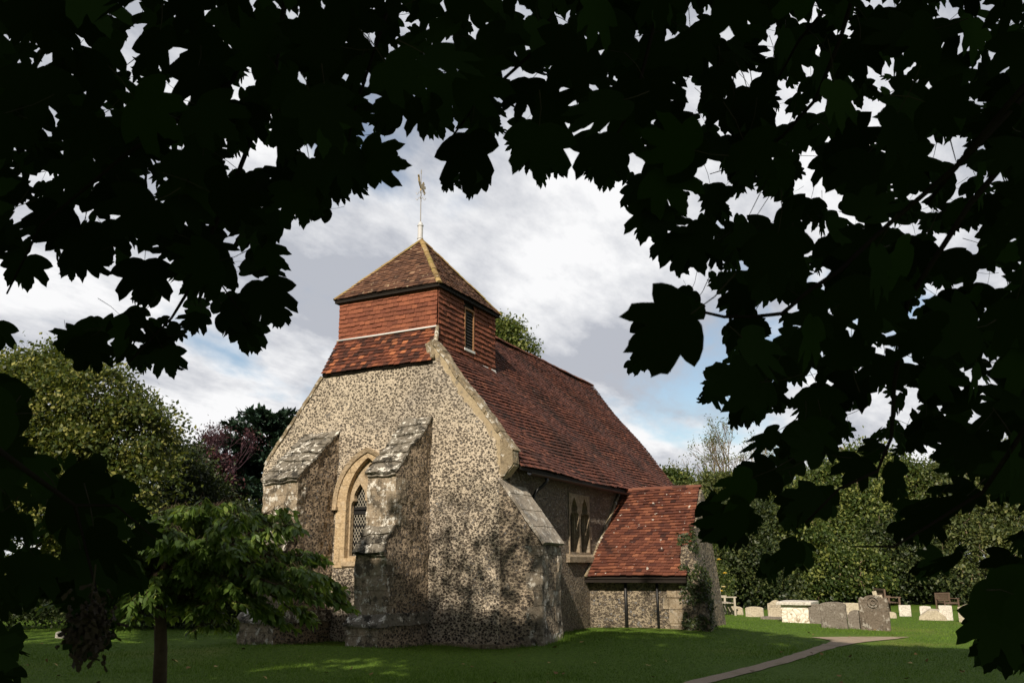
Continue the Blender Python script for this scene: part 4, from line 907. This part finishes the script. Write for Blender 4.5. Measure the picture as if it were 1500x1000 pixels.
CAN = [[(-120,-120),(1650,-120),(1650,1030),(1500,987),(1473,980),(1447,985),(1416,965),(1418,900),(1422,872),(1445,843),(1438,822),(1470,804),(1469,780),(1500,765),(1500,738),(1456,736),(1442,698),(1400,700),(1380,690),(1345,657),(1325,668),(1296,660),(1282,692),(1258,698),(1234,668),
 (1204,676),(1177,690),(1163,699),(1150,717),(1102,739),(1122,770),(1078,800),(1051,800),(1044,792),(1017,787),(1034,767),(1017,748),(1034,724),(1065,712),(1054,697),(1083,688),(1087,680),(1112,678),(1110,667),(1140,670),(1143,640),(1165,612),(1160,598),(1117,609),(1107,629),(1102,619),(1073,631),(1068,615),(1081,580),(1054,605),(1042,591),(1019,593),(1026,566),(1039,557),(1021,546),(1042,535),(1063,531),(1065,505),(1056,497),(1068,455),(1051,449),(1063,427),(1037,421),(1030,402),(1042,399),(1068,399),(1037,383),(1033,393),(1021,398),(1012,389),(1003,402),(987,407),(982,382),(957,385),(955,350),(921,345),(938,311),(900,302),
 (918,284),(906,262),(884,284),(877,260),(853,267),(864,221),(857,204),(826,207),(830,224),(828,263),(806,250),(792,280),(777,248),(751,258),(760,221),(734,222),(750,205),(724,195),(719,204),(717,245),(724,276),(705,272),(690,301),(675,272),(646,287),(653,243),(644,238),(670,216),(677,190),(655,188),(653,207),(631,204),(619,183),(604,168),(590,185),(578,195),(554,200),(522,190),(522,204),(551,207),(587,221),(578,234),(598,248),(549,268),(532,253),(541,284),(525,284),(512,280),(510,308),(500,296),(484,282),(479,323),(460,316),(448,338),(433,316),(421,330),(408,336),(425,352),(400,352),(419,385),(402,390),(422,402),(412,412),(417,425),(408,435),(425,468),(416,480),(385,475),(370,455),(362,430),(372,418),(350,400),(345,430),(372,447),(393,512),(380,508),(387,525),(358,515),(345,495),(325,495),(313,456),(300,440),(305,455),(300,485),(275,490),(262,478),(272,432),(246,424),(226,450),(200,450),(190,436),(176,435),(180,401),(163,385),(158,402),(145,400),(112,412),(85,397),(70,358),(49,352),(42,365),(70,414),(46,408),(32,425),(10,403),(5,384),(-30,380),(-120,430)],
 [(905,543),(930,520),(935,508),(908,500),(935,490),(918,478),(935,465),(914,453),(957,433),(948,415),(975,422),(996,425),(1003,413),(1020,423),(1032,452),(1028,490),(1018,500),(1008,520),(985,525),(985,540),(963,535),(957,560),(952,540),(930,550)],
 [(135,462),(180,462),(180,450),(210,452),(225,468),(240,458),(255,475),(275,490),(258,508),(270,535),(262,549),(245,535),(238,545),(225,530),(210,550),(195,535),(165,530),(160,535),(140,550),(115,542),(95,520),(76,512),(76,497),(95,484),(115,480)],
 [(-60,460),(0,462),(16,490),(12,510),(-60,515)],
 [(1139,736),(1163,719),(1197,705),(1217,712),(1241,722),(1221,753),(1190,760),(1163,783),(1139,780)],
 [(1102,838),(1115,817),(1129,800),(1153,794),(1194,794),(1189,817),(1180,834),(1146,834),(1126,855)],
 [(1296,678),(1316,665),(1328,688),(1326,726),(1306,736),(1289,726)],
 [(1296,770),(1326,756),(1309,736),(1340,726),(1377,705),(1428,702),(1442,736),(1384,763),(1374,784),(1353,800),(1319,794)],
 [(1333,831),(1353,804),(1391,797),(1421,800),(1408,821),(1374,838),(1343,855)],
 [(-60,545),(15,548),(42,580),(48,630),(35,655),(60,672),(110,662),(150,680),(160,700),(190,700),(215,755),(235,790),(200,820),(215,860),(175,882),(160,890),(160,945),(125,968),(100,950),(95,905),(60,880),(30,900),(-60,900)],
 [(-60,920),(20,925),(50,957),(20,965),(45,990),(10,1010),(-60,1010)]]
HOLES = [(1070,95,4,5),(1105,25,5,4),(1150,90,4,4),(1200,75,4,6),(1250,190,5,3),(1320,60,4,6),(1345,120,4,5),(1360,185,5,4),(1300,215,4,5),(1330,250,5,3),(1060,140,4,4),(1075,190,5,4),(1130,205,4,5),(1300,330,5,6),(1270,350,4,4),(1290,420,6,4),(1255,480,4,6),(1170,520,5,4),(1120,540,4,4),(1210,520,4,4),(1330,530,5,5),(1390,480,5,5),(1440,520,4,5),(1470,430,4,5),(1455,560,5,4),(1400,565,6,5),(1260,540,5,4),(980,60,4,4),(900,110,4,3),(870,150,3,3),(720,120,3,4),(640,150,3,3),(460,60,3,3),(490,110,4,3),(250,50,3,3),(200,110,3,4),(280,180,4,3),(90,100,3,3),(300,330,5,4),(150,330,4,3),(180,350,4,4),(95,340,3,3),(260,320,4,3),(1480,270,5,5),(1470,350,5,5),(1425,300,4,5),(1300,280,5,4),(1250,320,5,4),
 (78,182,13,19),(428,24,10,8),(344,136,9,16),(364,122,7,9),(320,79,5,4),(140,154,9,5),(163,168,8,7),(12,228,12,14),(42,223,9,5),(55,258,22,6),(15,95,5,10),(40,303,18,14),(118,312,7,12),(262,214,8,7),(215,258,13,4),(236,277,6,4),(355,238,24,10),(385,228,18,14),(464,224,13,6),(395,170,7,6),(4,150,5,9),(448,148,4,6),(415,297,5,5),(432,270,4,4),(12,8,8,4),(110,262,6,4),(6,60,5,8),(15,180,4,4),(375,290,4,4),(331,223,4,3),
 (591,40,7,8),(608,30,8,7),(541,59,7,7),(574,72,5,8),(610,63,6,3),(588,20,4,7),(695,44,6,11),(760,12,12,4),(822,31,10,9),(934,51,9,8),(756,104,12,9),(844,90,4,5),(544,145,6,6),(515,119,3,4),(770,66,3,7),(912,10,3,6),(825,136,5,4),(742,178,9,12),(770,168,6,5),(988,174,4,4),(988,121,6,5),(543,3,6,4),(934,235,14,20),(537,188,8,14),(694,214,4,4),(828,10,3,4),(978,53,3,5),
 (1014,25,8,13),(1040,18,8,10),(1061,45,9,15),(1178,22,15,11),(1128,38,5,7),(1119,68,8,8),(1238,45,16,13),(1285,6,26,10),(1308,14,6,8),(1400,6,20,9),(1386,18,6,9),(1493,33,9,6),(1010,140,9,26),(1027,180,8,9),(1028,98,6,6),(1088,117,13,8),(1112,108,8,9),(1146,136,13,13),(1172,130,7,8),(1150,170,14,13),(1187,160,10,8),(1284,124,10,9),(1289,104,9,9),(1275,156,11,11),(1219,95,5,3),(1388,105,3,8),(1434,150,11,9),(1219,200,4,8),(1186,236,12,20),(1040,256,26,10),(1110,249,4,7),(1388,223,24,16),(1408,205,9,13),(1405,256,12,15),(1442,213,9,6),(1098,298,32,18),(1130,300,16,12),(1015,303,9,17),(1182,276,20,15),(1222,290,16,15),(1262,245,6,3),(1410,287,11,8),(1345,290,12,7),(1357,315,6,8),(1380,305,7,8),(1456,266,4,9),(1335,336,14,8),(1410,336,6,8),(1440,330,6,8),(1055,330,10,5),(1475,308,7,6),
 (1188,355,12,22),(1206,409,19,11),(1215,395,10,8),(1185,405,3,14),(1145,449,24,8),(1120,456,16,8),(1136,480,9,18),(1380,353,15,12),(1404,350,6,19),(1428,352,14,16),(1338,336,12,9),(1360,390,11,8),(1403,419,7,6),(1329,421,11,4),(1365,424,9,9),(1350,442,8,8),(1331,462,9,9),(1450,405,21,14),(1490,395,4,6),(1450,462,11,12),(1294,512,12,7),(1215,462,3,6),(1240,444,6,3),(1160,572,14,13),(1187,555,9,11),(1221,560,12,3),(1287,583,13,12),(1272,612,30,14),(1300,600,6,16),(1340,588,11,22),(1325,614,8,14),(1380,601,10,9),(1430,612,14,12),(1444,602,6,6),(1456,535,9,9),(1248,650,26,9),(1262,640,10,8),(1315,569,4,6),(1300,650,5,8),(1222,618,5,5),(1178,612,5,4),(1367,662,8,6),(1093,388,7,5),(1092,482,3,3),(1350,302,8,4),
 (205,375,6,18),(222,368,5,12),(243,385,10,8),(336,350,9,9),(352,372,7,12),(323,424,9,6),(308,446,8,8),(270,452,8,7),(238,395,8,6),(330,340,8,4),(202,505,6,5),(155,502,9,4),(130,508,3,3),(258,420,9,9),(366,415,8,8),(25,372,4,4),
 (175,690,10,8),(60,740,10,12),(65,805,14,10),(20,800,12,8),(130,905,8,12),(80,700,10,6),(110,760,5,5),(20,700,8,8),(195,770,6,8),(150,860,8,6)]
HERO = [(686,238,108,0,.8),(790,222,104,0,.95),(879,232,96,0,.95),(563,236,84,-80,.8),(970,484,132,60,.95),(1078,566,96,80,.8),(1105,585,84,30,.8),(40,398,60,0,.95),(120,370,90,0,.95),(212,412,84,0,.95),(395,440,84,-20,.8),(362,488,66,-40,.8),(246,530,54,-20,.8),(105,500,60,80,.8),(400,375,66,-50,.8),(488,262,84,-10,.8),(425,300,72,20,.8),
 (1058,760,96,80,.8),(1075,715,84,60,.8),(1150,815,78,40,.8),(1180,738,78,70,.6),(1308,703,66,0,.8),(1378,740,108,70,.6),(1380,822,84,70,.6),(950,325,78,20,.8),(1000,370,78,10,.8),(620,170,72,0,.8),(1115,645,72,60,.6),(1455,930,96,20,.8),(1250,690,60,30,.8)]
def canopy_mask():
    M = np.zeros((GH, GW), bool)
    for p in CAN: M |= raster(p, GX0, GY0, GW, GH, GS)
    xs = GX0+(np.arange(GW)+.5)*GS; ys = GY0+(np.arange(GH)+.5)*GS; X, Y = np.meshgrid(xs, ys)
    for x, y, a, b in HOLES: M &= ~(((X-x)/(a*1.0+.5))**2+((Y-y)/(b*1.0+.5))**2 < 1)
    return M
def grow_canopy():
    M = canopy_mask(); cov = np.zeros_like(M); out = []; stamps = {}
    def stamp(si, ai, sq):
        k = (si, ai, sq)
        if k not in stamps:
            a = 2*PI*ai/36; s = si; L = LEAF*np.array([sq, 1])*s; c, sn = math.cos(a), math.sin(a)
            # image y runs down: tip direction angle a measured from straight down, clockwise
            q = np.column_stack([L[:, 0]*c-L[:, 1]*sn, L[:, 0]*sn+L[:, 1]*c]); h = int(s*.75/GS)+2
            stamps[k] = (raster(q, -h*GS, -h*GS, 2*h, 2*h, GS), h)
        return stamps[k]
    def run(size, tries, best_of, smax, gmin, stop):
        unc = np.argwhere(M & ~cov); 
        if len(unc) == 0: return
        for it in range(tries):
            if it % 60 == 0:
                unc = np.argwhere(M & ~cov)
                if len(unc) < stop: return
            cy, cx = unc[random.randrange(len(unc))]
            if cov[cy, cx]: continue
            best = None
            for _ in range(best_of):
                sz = size*random.uniform(.85, 1.12); sz = round(sz/6)*6; ai = int(random.gauss(0, 5.5)) % 36; sq = random.choice((.62, .8, .95))
                st, h = stamp(sz, ai, sq); oy = cy+random.randint(-h//2, h//2); ox = cx+random.randint(-h//2, h//2)
                y0, x0 = oy-h, ox-h
                if y0 < 0 or x0 < 0 or y0+2*h > GH or x0+2*h > GW: continue
                m = M[y0:y0+2*h, x0:x0+2*h]; c = cov[y0:y0+2*h, x0:x0+2*h]; ar = st.sum(); sp_ = (st & ~m).sum()/ar; g = (st & m & ~c).sum()/ar
                sc = g-4*sp_
                if sp_ <= smax and g >= gmin and (best is None or sc > best[0]): best = (sc, oy, ox, sz, ai, sq, y0, x0, st, h)
            if best:
                _, oy, ox, sz, ai, sq, y0, x0, st, h = best; cov[y0:y0+2*h, x0:x0+2*h] |= st
                out.append((GX0+ox*GS, GY0+oy*GS, sz, 2*PI*ai/36, sq))
    for x, y, sz, adeg, sq in HERO:
        sz = round(sz*.88/6)*6
        st, h = stamp(sz, round(adeg/10) % 36, sq); oy, ox = int((y-GY0)/GS), int((x-GX0)/GS); cov[oy-h:oy+h, ox-h:ox+h] |= st; out.append((x, y, sz, math.radians(round(adeg/10)*10), sq))
    run(90, 600, 12, .02, .30, 50); run(72, 2200, 14, .02, .22, 50); run(60, 3800, 14, .02, .18, 50); run(48, 4600, 14, .025, .16, 50)
    run(48, 3000, 14, .05, .12, 50); run(39, 5200, 14, .045, .12, 50); run(31, 5600, 14, .06, .12, 50); run(24, 6500, 12, .07, .14, 50); run(40, 3500, 14, .10, .10, 50); run(26, 4000, 10, .14, .12, 50)
    print('canopy leaves', len(out), 'uncovered', (M & ~cov).sum()/M.sum(), 'spill', (cov & ~M).sum()/M.sum())
    return out
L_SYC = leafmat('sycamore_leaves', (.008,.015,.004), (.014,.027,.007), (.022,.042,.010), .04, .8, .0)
SY_BASE = np.array([-20.6, -11.4, 0.0]); SYC = empty('sycamore_tree', tuple(SY_BASE), 'dark overhanging tree whose lobed leaves frame the whole view from above and both sides', 'tree')
def sycamore():
    fol = grow_canopy(); n = len(fol); A = np.array(fol); real = .165*rng.uniform(.8, 1.2, n); d = np.clip(real*FPX/A[:, 2], 1.5, 7.5)
    C = np.array([B(a[0], a[1], d=dd) for a, dd in zip(A, d)]); s = A[:, 2]*d/FPX
    Dv = np.stack([-np.sin(A[:, 3]), np.cos(A[:, 3])], 1)   # image direction (x right, y down) of the tip
    D3 = Dv[:, :1]*RT-Dv[:, 1:]*UP; X3 = np.cross(D3, FW); ray = unit(C-CP)
    sgn = rng.choice([-1, 1], n)[:, None]; tl = np.arccos(A[:, 4])[:, None]; N3 = np.cross(X3, D3)
    X3 = X3*A[:, 4][:, None]+N3*np.sin(tl)*sgn; N3 = np.cross(X3, D3)
    t3 = np.column_stack([LEAF, -.10*np.abs(LEAF[:, 0])+.05*LEAF[:, 1]**2]); t3[:, 0] = t3[:, 0]   # gentle fold
    # the squash is real tilt: X3 is a unit vector in 3D whose picture width is cos(tilt)
    V = C[:, None]+s[:, None, None]*(t3[None, :, 0:1]*unit(X3)[:, None]+t3[None, :, 1:2]*D3[:, None]+t3[None, :, 2:3]*N3[:, None])
    m = len(LEAF); F = np.arange(n*m).reshape(n, m)
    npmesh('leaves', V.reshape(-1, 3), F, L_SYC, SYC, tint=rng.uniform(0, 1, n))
    mb = MB(); base = C-D3*(s*.42)[:, None]   # leaf stalks
    MK = canopy_mask()
    for i in range(n):
        L = s[i]*random.uniform(.35, .8); b = base[i]; e = b-D3[i]*L+X3[i]*L*random.uniform(-.4, .4)+FW*random.uniform(-.1, .1); qx, qy, _z = proj(e); gi, gj = int((qy-GY0)/GS), int((qx-GX0)/GS)
        if 0 <= gi < GH and 0 <= gj < GW and not MK[gi, gj] and random.random() < .9: continue
        mb.tube([b, (b+e)/2+X3[i]*L*.06, e], [.0011, .0013, .0016], 4, cap=False)
    mb.build('leaf_stalks', M_BARKD, SYC, recalc=False)
    # twigs and limbs: the parts seen against the sky, then back to the trunk behind the camera
    lines = [([(1034,458),(1060,464),(1100,464),(1146,459),(1190,422),(1228,398),(1300,330),(1400,245),(1480,150),(1560,60)], 2.1, .006, .012),
             ([(1105,230),(1146,200),(1195,146),(1230,60),(1260,-40)], 2.6, .006, .012), ([(1140,115),(1170,60),(1204,20),(1240,-60)], 3.0, .006, .012),
             ([(1357,299),(1401,245),(1438,207),(1520,120)], 2.4, .008, .014), ([(1180,765),(1230,715),(1285,690),(1306,640),(1310,560),(1330,440),(1420,300),(1520,180)], 2.3, .004, .014),
             ([(1250,800),(1310,800),(1360,770),(1440,720),(1520,600)], 2.0, .003, .010), ([(190,530),(221,497),(251,466),(272,432),(295,370),(335,290),(400,120),(430,-80)], 3.2, .004, .018),
             ([(362,470),(340,440),(310,395),(295,370)], 3.2, .003, .007), ([(10,430),(60,330),(180,230),(340,120),(420,-60)], 2.8, .005, .014), ([(640,230),(700,150),(800,60),(820,-80)], 2.8, .004, .013), ([(500,260),(520,160),(560,40),(600,-80)], 3.1, .004, .013),
             ([(880,240),(930,150),(960,30),(980,-80)], 2.5, .004, .013), ([(150,900),(130,820),(110,740),(40,690),(-80,600)], 1.9, .003, .012), ([(230,790),(170,740),(110,740)], 1.9, .002, .006),
             ([(1040,255),(1090,240),(1146,200)], 2.6, .002, .005), ([(1400,235),(1392,205),(1400,180)], 2.5, .002, .004), ([(1090,330),(1120,270),(1130,250)], 2.6, .0015, .003), ([(1250,880),(1230,855),(1190,840)], 2.0, .001, .001)]
    hub = [np.array([-20.2, -11.6, 5.2]), np.array([-19.4, -12.4, 5.6]), np.array([-20.6, -12.8, 4.4])]
    for i, (pl, d0, r0, r1) in enumerate(lines[:17]):
        pts = [B(x, y, d=d0*(1+.05*math.sin(k*1.3+i))) for k, (x, y) in enumerate(pl)]; m_ = len(pts); rs = [r0+(r1-r0)*k/max(1, m_-1) for k in range(m_)]
        if r1 >= .01:
            h = hub[i % 3]; e = pts[-1]; up_ = e+(e-pts[-2])/max(.01, np.linalg.norm(e-pts[-2]))*.6+np.array([0, 0, .3]); q = (up_+h)/2+np.array([0, 0, .5])
            pts += [up_, q, h]; rs += [r1*1.3, r1*2.2, r1*4.0]
        rs = [q_*.62 for q_ in rs]
        mb = MB(); mb.tube(pts, rs, 7); mb.build('branch', M_TWIG, SYC, smooth=True)
    mb = MB(); b = SY_BASE; mb.tube([b-[0,0,.3], b+[0,0,.3], b+[.1,0,2.5], b+[.2,-.1,4.5], b+[.3,.1,8], b+[.2,.6,13]], [.55,.42,.36,.33,.24,.06], 14)
    for k in range(12):
        a = k*2.4; z = 4+k*.75; s_ = b+np.array([.2, 0, z]); e = s_+np.array([math.cos(a)*3.6, math.sin(a)*3.6+1.2, 1.8+.3*k]); mb.tube([s_, (s_+e)/2+[0,0,.5], e], [.13,.08,.02], 7)
    mb.build('trunk', M_BARK, SYC, smooth=True)
    # hanging bunch of winged seeds at lower left
    mb = MB(); c0 = B(130, 915, d=1.75)
    for k in range(230):
        p = c0+rng.normal(0, 1, 3)*np.array([.021, .021, .030]); dr = unit(rng.normal(0, .6, 3)+np.array([0, 0, -.8])); w = unit(np.cross(dr, rng.normal(0, 1, 3))); L = .022
        mb.faces([p, p+w*.005+dr*.008, p+w*.007+dr*L*.8, p+dr*L, p-w*.003+dr*L*.7], [(0,1,2,3,4)])
        mb.tube([p-dr*.004, p+dr*.004], .0035, 5)
    mb.tube([c0+[0,0,.12], c0+[0,0,.03], c0], .0018, 5); mb.build('seed_cluster', plain('dark_seed_wings', (.035,.025,.015)), SYC, recalc=False)
sycamore()
# upper crown of the sycamore and a neighbouring tree: outside the picture, they throw the shade seen on wall and lawn
fallen()
def in_view(P, mx=70):
    x, y, z = proj(P); return (z > .3) & (x > -mx) & (x < 1500+mx) & (y > -mx) & (y < 1000+mx)
def shade_pts():
    T, W = [], []
    n = 36000
    g = np.stack([rng.uniform(-20, 13, n), rng.uniform(-16, 13, n), np.zeros(n)], 1)
    px, py, z = proj(g); x, y = g[:, 0], g[:, 1]
    w = np.ones(n)
    w[(z > 25.2) & (px > 1030)] = 0
    w[(px < 210) & (z > 20.2) & (px > -200)] = .12; w[(px > 235) & (px < 480) & (z > 19.5) & (z < 22) & (y > 3.5)] = .35
    T.append(g); W.append(w)
    n = 3000   # lower part of the west front and the buttress faces
    wl = np.stack([np.zeros(n), rng.uniform(-4.6, 3.8, n), rng.uniform(0, 6.4, n)], 1); y, z = wl[:, 1], wl[:, 2]
    lim = np.interp(y, [-4.6, -3.2, -1.72, -1.6, -.7, -.5, 1.0, 1.3, 2.4, 2.6, 3.8], [5.6, 5.2, 5.1, 1.3, 1.2, 1.6, 1.6, .7, .7, 1.2, 1.2]); w = np.where(z < lim, np.interp(z, [0, 1.0, 1.8, 3.2, 5.5], [1.0, 1.0, .95, .75, .28]), .0)
    T.append(wl); W.append(w)
    nbig = len(g)
    n = 2500; n = 130; pr = np.stack([rng.uniform(4.1, 6, n), rng.uniform(-6.6, -3.6, n), rng.uniform(1.4, 3.8, n)], 1); T.append(pr); W.append(np.full(n, .35))
    T = np.concatenate(T); W = np.concatenate(W); k = rng.random(len(T)) < W; FL = (np.arange(len(T)) >= nbig)[k]; T = T[k]
    tt = -T[:, 0]/SUN[0]; hit = T+SUN*tt[:, None]   # sun rays that would pass through the church shade nothing
    kk = ~((T[:, 0] > .05) & (hit[:, 1] > -7.2) & (hit[:, 1] < 4.5) & (T[:, 2] < .2)); return T[kk], FL[kk]
def ell(c, r): return (np.array(c, float), np.array(r, float))
EL_S = [ell((-20.6,-10.5,11.5), (6.5,6,6.5)), ell((-20,-5.5,12), (5,5,5)), ell((-20.5,-15.5,11), (5.5,5,5.5)), ell((-21,-10.5,6.2), (5,5,3.2))]
EL_N = [ell((-17,3,12), (5,5.5,6)), ell((-17.5,8.5,11), (5,5,6)), ell((-16.5,4,6.5), (4,5,3)), ell((-17,9,6), (3.5,4,3))]
def tailed(ells, n):   # general filling of the crown
    e = rng.integers(0, len(ells), n); C = np.array([x[0] for x in ells]); R_ = np.array([x[1] for x in ells]); return C[e]+rdir(n)*(rng.random(n)**.4)[:, None]*R_[e]
def blocked(P, soft=0):   # does a leaf at P shade somewhere that is sunlit in the photograph?
    t = P[:, 0]/SUN[0]*1.0; t = -(0-P[:, 0])/(-SUN[0]) if False else P[:, 0]/SUN[0]
    Wp = P-SUN*t[:, None]; y, z = Wp[:, 1], Wp[:, 2]; lim = np.interp(y, [-4.6, -3.2, -1.72, -1.6, -.7, -.5, 1.0, 1.3, 2.4, 2.6, 3.8], [5.6, 5.2, 5.1, 1.3, 1.2, 1.6, 1.6, .7, .7, 1.2, 1.2]); bad = (y > -5) & (y < 4) & (z > .6) & (z < 12) & (rng.random(len(P)) < np.where(z > lim, .97, 0 if soft else .93))
    bad |= (z >= 0) & (y > -7.5) & (y < 4.3) & (z > 2.4) & (z < 12) & (rng.random(len(P)) < (.45 if soft else .75))
    yc = np.array([-8.6, -3.6, 2.0]); q = P-yc; ds = np.linalg.norm(q-(q@SUN)[:, None]*SUN, axis=1); bad |= (ds < 1.6) & (rng.random(len(P)) < .88)
    tg = P[:, 2]/SUN[2]; Gp = P-SUN*tg[:, None]; px, py, zz = proj(Gp); bad |= (zz > 25.2) & (px > 1030) & (Gp[:, 1] < -4); bad |= (px < 210) & (zz > 20.2) & (px > -250) & (zz > 0) & (rng.random(len(P)) < .85)
    return bad
def shade_leaves():
    T, FL = shade_pts(); outS, outN = [], []
    for E, out in ((EL_S, outS), (EL_N, outN)):
        for c, r in E:
            # every sun ray from a shaded spot that crosses this lobe may carry a leaf
            q = (T-c)/r; dv = SUN/r; a = (dv@dv); b = q@dv; cc = (q*q).sum(1)-1; disc = b*b-a*cc; ok = disc > 0; s = np.sqrt(disc[ok]); t0 = (-b[ok]-s)/a; t1 = (-b[ok]+s)/a
            t = t0+(t1-t0)*rng.random(len(t0)); P = T[ok]+SUN*t[:, None]; k = (~in_view(P)) & (t > 1) & (P[:, 2] > 2.4) & ~blocked(P, 1); out.append(np.column_stack([P, np.where(FL[ok], .42, 1.0)])[k])
    return np.concatenate(outS), np.concatenate(outN)
PS, PN = shade_leaves(); print('shade', len(PS), len(PN))
def add_crown(P, root, nm, mat, lo, hi, fill):
    F_ = tailed(EL_S if root is SYC else EL_N, fill); F_ = F_[~in_view(F_) & ~blocked(F_) & (F_[:, 2] > 2.6)]
    fs = np.concatenate([P[:, 3], np.ones(len(F_))]); P = np.concatenate([P[:, :3], F_]); n = len(P); leaves(nm, P, rdir(n)-[0,0,.6], rdir(n)*.6+SUN*.9, fs*rng.uniform(lo, hi, n), mat, root, tpl=COARSE, tint=rng.uniform(0, 1, n)); print(nm, n)
add_crown(PS, SYC, 'crown', L_SYC, .22, .36, 34000)
NB = empty('beech_tree', (-17.5, 6, 0), 'broad tree west of the church whose shade falls on the left lawn', 'tree')
mb = MB(); branches(mb, (-17.5, 6, -.2), 11, .35, [(-15.5,3,10),(-19,2,11),(-17,9,11),(-15,8,9),(-20,7,12),(-17,5,15)]); mb.build('trunk', M_BARK, NB, smooth=True)
add_crown(PN, NB, 'crown', L_DRK, .22, .36, 14000)
# ------------------------------------------------------------------ sky, sun, camera
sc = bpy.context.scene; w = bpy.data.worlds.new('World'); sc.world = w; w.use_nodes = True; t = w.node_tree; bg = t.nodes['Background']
def wn(typ, **kw):
    x = t.nodes.new(typ)
    for k, v in kw.items():
        if k.startswith('i_'): x.inputs[k[2:].replace('_', ' ')].default_value = v
        else: setattr(x, k, v)
    return x
sky = wn('ShaderNodeTexSky', sky_type='NISHITA', sun_disc=False); sky.sun_elevation = SUN_EL; sky.sun_rotation = math.atan2(SUN[0], SUN[1]); sky.air_density = 1.0; sky.dust_density = 1.2; sky.ozone_density = 1.5
tc = wn('ShaderNodeTexCoord'); sp3 = wn('ShaderNodeSeparateXYZ'); t.links.new(tc.outputs['Generated'], sp3.inputs[0])
def wm(op, a, b=None, clamp=False):
    m = wn('ShaderNodeMath', operation=op, use_clamp=clamp)
    for i, x in enumerate((a, b)):
        if x is None: continue
        if isinstance(x, (int, float)): m.inputs[i].default_value = x
        else: t.links.new(x, m.inputs[i])
    return m.outputs[0]
den = wm('ADD', wm('MAXIMUM', sp3.outputs[2], 0), .22); cx_ = wm('DIVIDE', sp3.outputs[0], den); cy_ = wm('DIVIDE', sp3.outputs[1], den)
cmb = wn('ShaderNodeCombineXYZ'); t.links.new(cx_, cmb.inputs[0]); t.links.new(cy_, cmb.inputs[1])
mp = wn('ShaderNodeMapping'); mp.inputs['Rotation'].default_value = (0, 0, math.radians(20)); mp.inputs['Scale'].default_value = (.9, 1.5, 1); mp.inputs['Location'].default_value = (3.1, 1.7, 0); t.links.new(cmb.outputs[0], mp.inputs[0])
n1 = wn('ShaderNodeTexNoise', i_Scale=1.15, i_Detail=8, i_Roughness=.56, i_Distortion=.25); t.links.new(mp.outputs[0], n1.inputs['Vector'])
n2 = wn('ShaderNodeTexNoise', i_Scale=1.6, i_Detail=8, i_Roughness=.62); mp2 = wn('ShaderNodeMapping'); mp2.inputs['Location'].default_value = (9, 4, 2); t.links.new(mp.outputs[0], mp2.inputs[0]); t.links.new(mp2.outputs[0], n2.inputs['Vector'])
cov = wn('ShaderNodeMapRange', i_From_Min=.335, i_From_Max=.47); cov.interpolation_type = 'SMOOTHSTEP'; t.links.new(n1.outputs['Fac'], cov.inputs[0])
cr = wn('ShaderNodeValToRGB'); e = cr.color_ramp.elements; e[0].position = .43; e[0].color = (5.7,5.95,6.6,1); e[1].position = .60; e[1].color = (11.2,11.2,11.3,1); t.links.new(n2.outputs['Fac'], cr.inputs[0])
# cloud brightness shaped: full in the north-east view, dimmed elsewhere to cut ambient light
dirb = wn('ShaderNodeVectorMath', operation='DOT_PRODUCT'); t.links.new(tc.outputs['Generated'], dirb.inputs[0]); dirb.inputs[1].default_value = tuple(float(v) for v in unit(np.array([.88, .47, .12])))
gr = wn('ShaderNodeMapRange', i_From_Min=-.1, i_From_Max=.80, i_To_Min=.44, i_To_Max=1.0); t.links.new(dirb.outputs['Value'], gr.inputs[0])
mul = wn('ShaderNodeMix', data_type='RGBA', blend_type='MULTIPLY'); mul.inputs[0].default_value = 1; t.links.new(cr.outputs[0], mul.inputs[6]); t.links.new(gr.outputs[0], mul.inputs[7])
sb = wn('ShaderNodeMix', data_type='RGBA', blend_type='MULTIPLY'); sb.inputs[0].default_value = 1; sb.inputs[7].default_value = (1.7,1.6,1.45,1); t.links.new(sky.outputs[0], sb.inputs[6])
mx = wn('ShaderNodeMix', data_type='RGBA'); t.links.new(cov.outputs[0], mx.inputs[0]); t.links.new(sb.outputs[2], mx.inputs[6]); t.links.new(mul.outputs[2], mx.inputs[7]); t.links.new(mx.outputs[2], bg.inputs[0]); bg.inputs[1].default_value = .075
sun = bpy.data.lights.new('sun', 'SUN'); sun.energy = 5.0; sun.angle = math.radians(.55); sun.color = (1, .885, .73); so = bpy.data.objects.new('sun', sun); COL.objects.link(so); so.rotation_euler = Vector(SUN).to_track_quat('Z', 'Y').to_euler()
cam = bpy.data.cameras.new('camera'); co_ = bpy.data.objects.new('camera', cam); COL.objects.link(co_); sc.camera = co_; cam.sensor_width = 36; cam.lens = FPX*36/1500; cam.clip_end = 4000; cam.clip_start = .05; cam.dof.use_dof = True; cam.dof.focus_distance = 21; cam.dof.aperture_fstop = 11
co_.matrix_world = Matrix(((RT[0], UP[0], -FW[0], CP[0]), (RT[1], UP[1], -FW[1], CP[1]), (RT[2], UP[2], -FW[2], CP[2]), (0, 0, 0, 1)))
sc.view_settings.view_transform = 'Standard'; sc.view_settings.look = 'None'; sc.view_settings.exposure = 0.2; sc.view_settings.gamma = 1
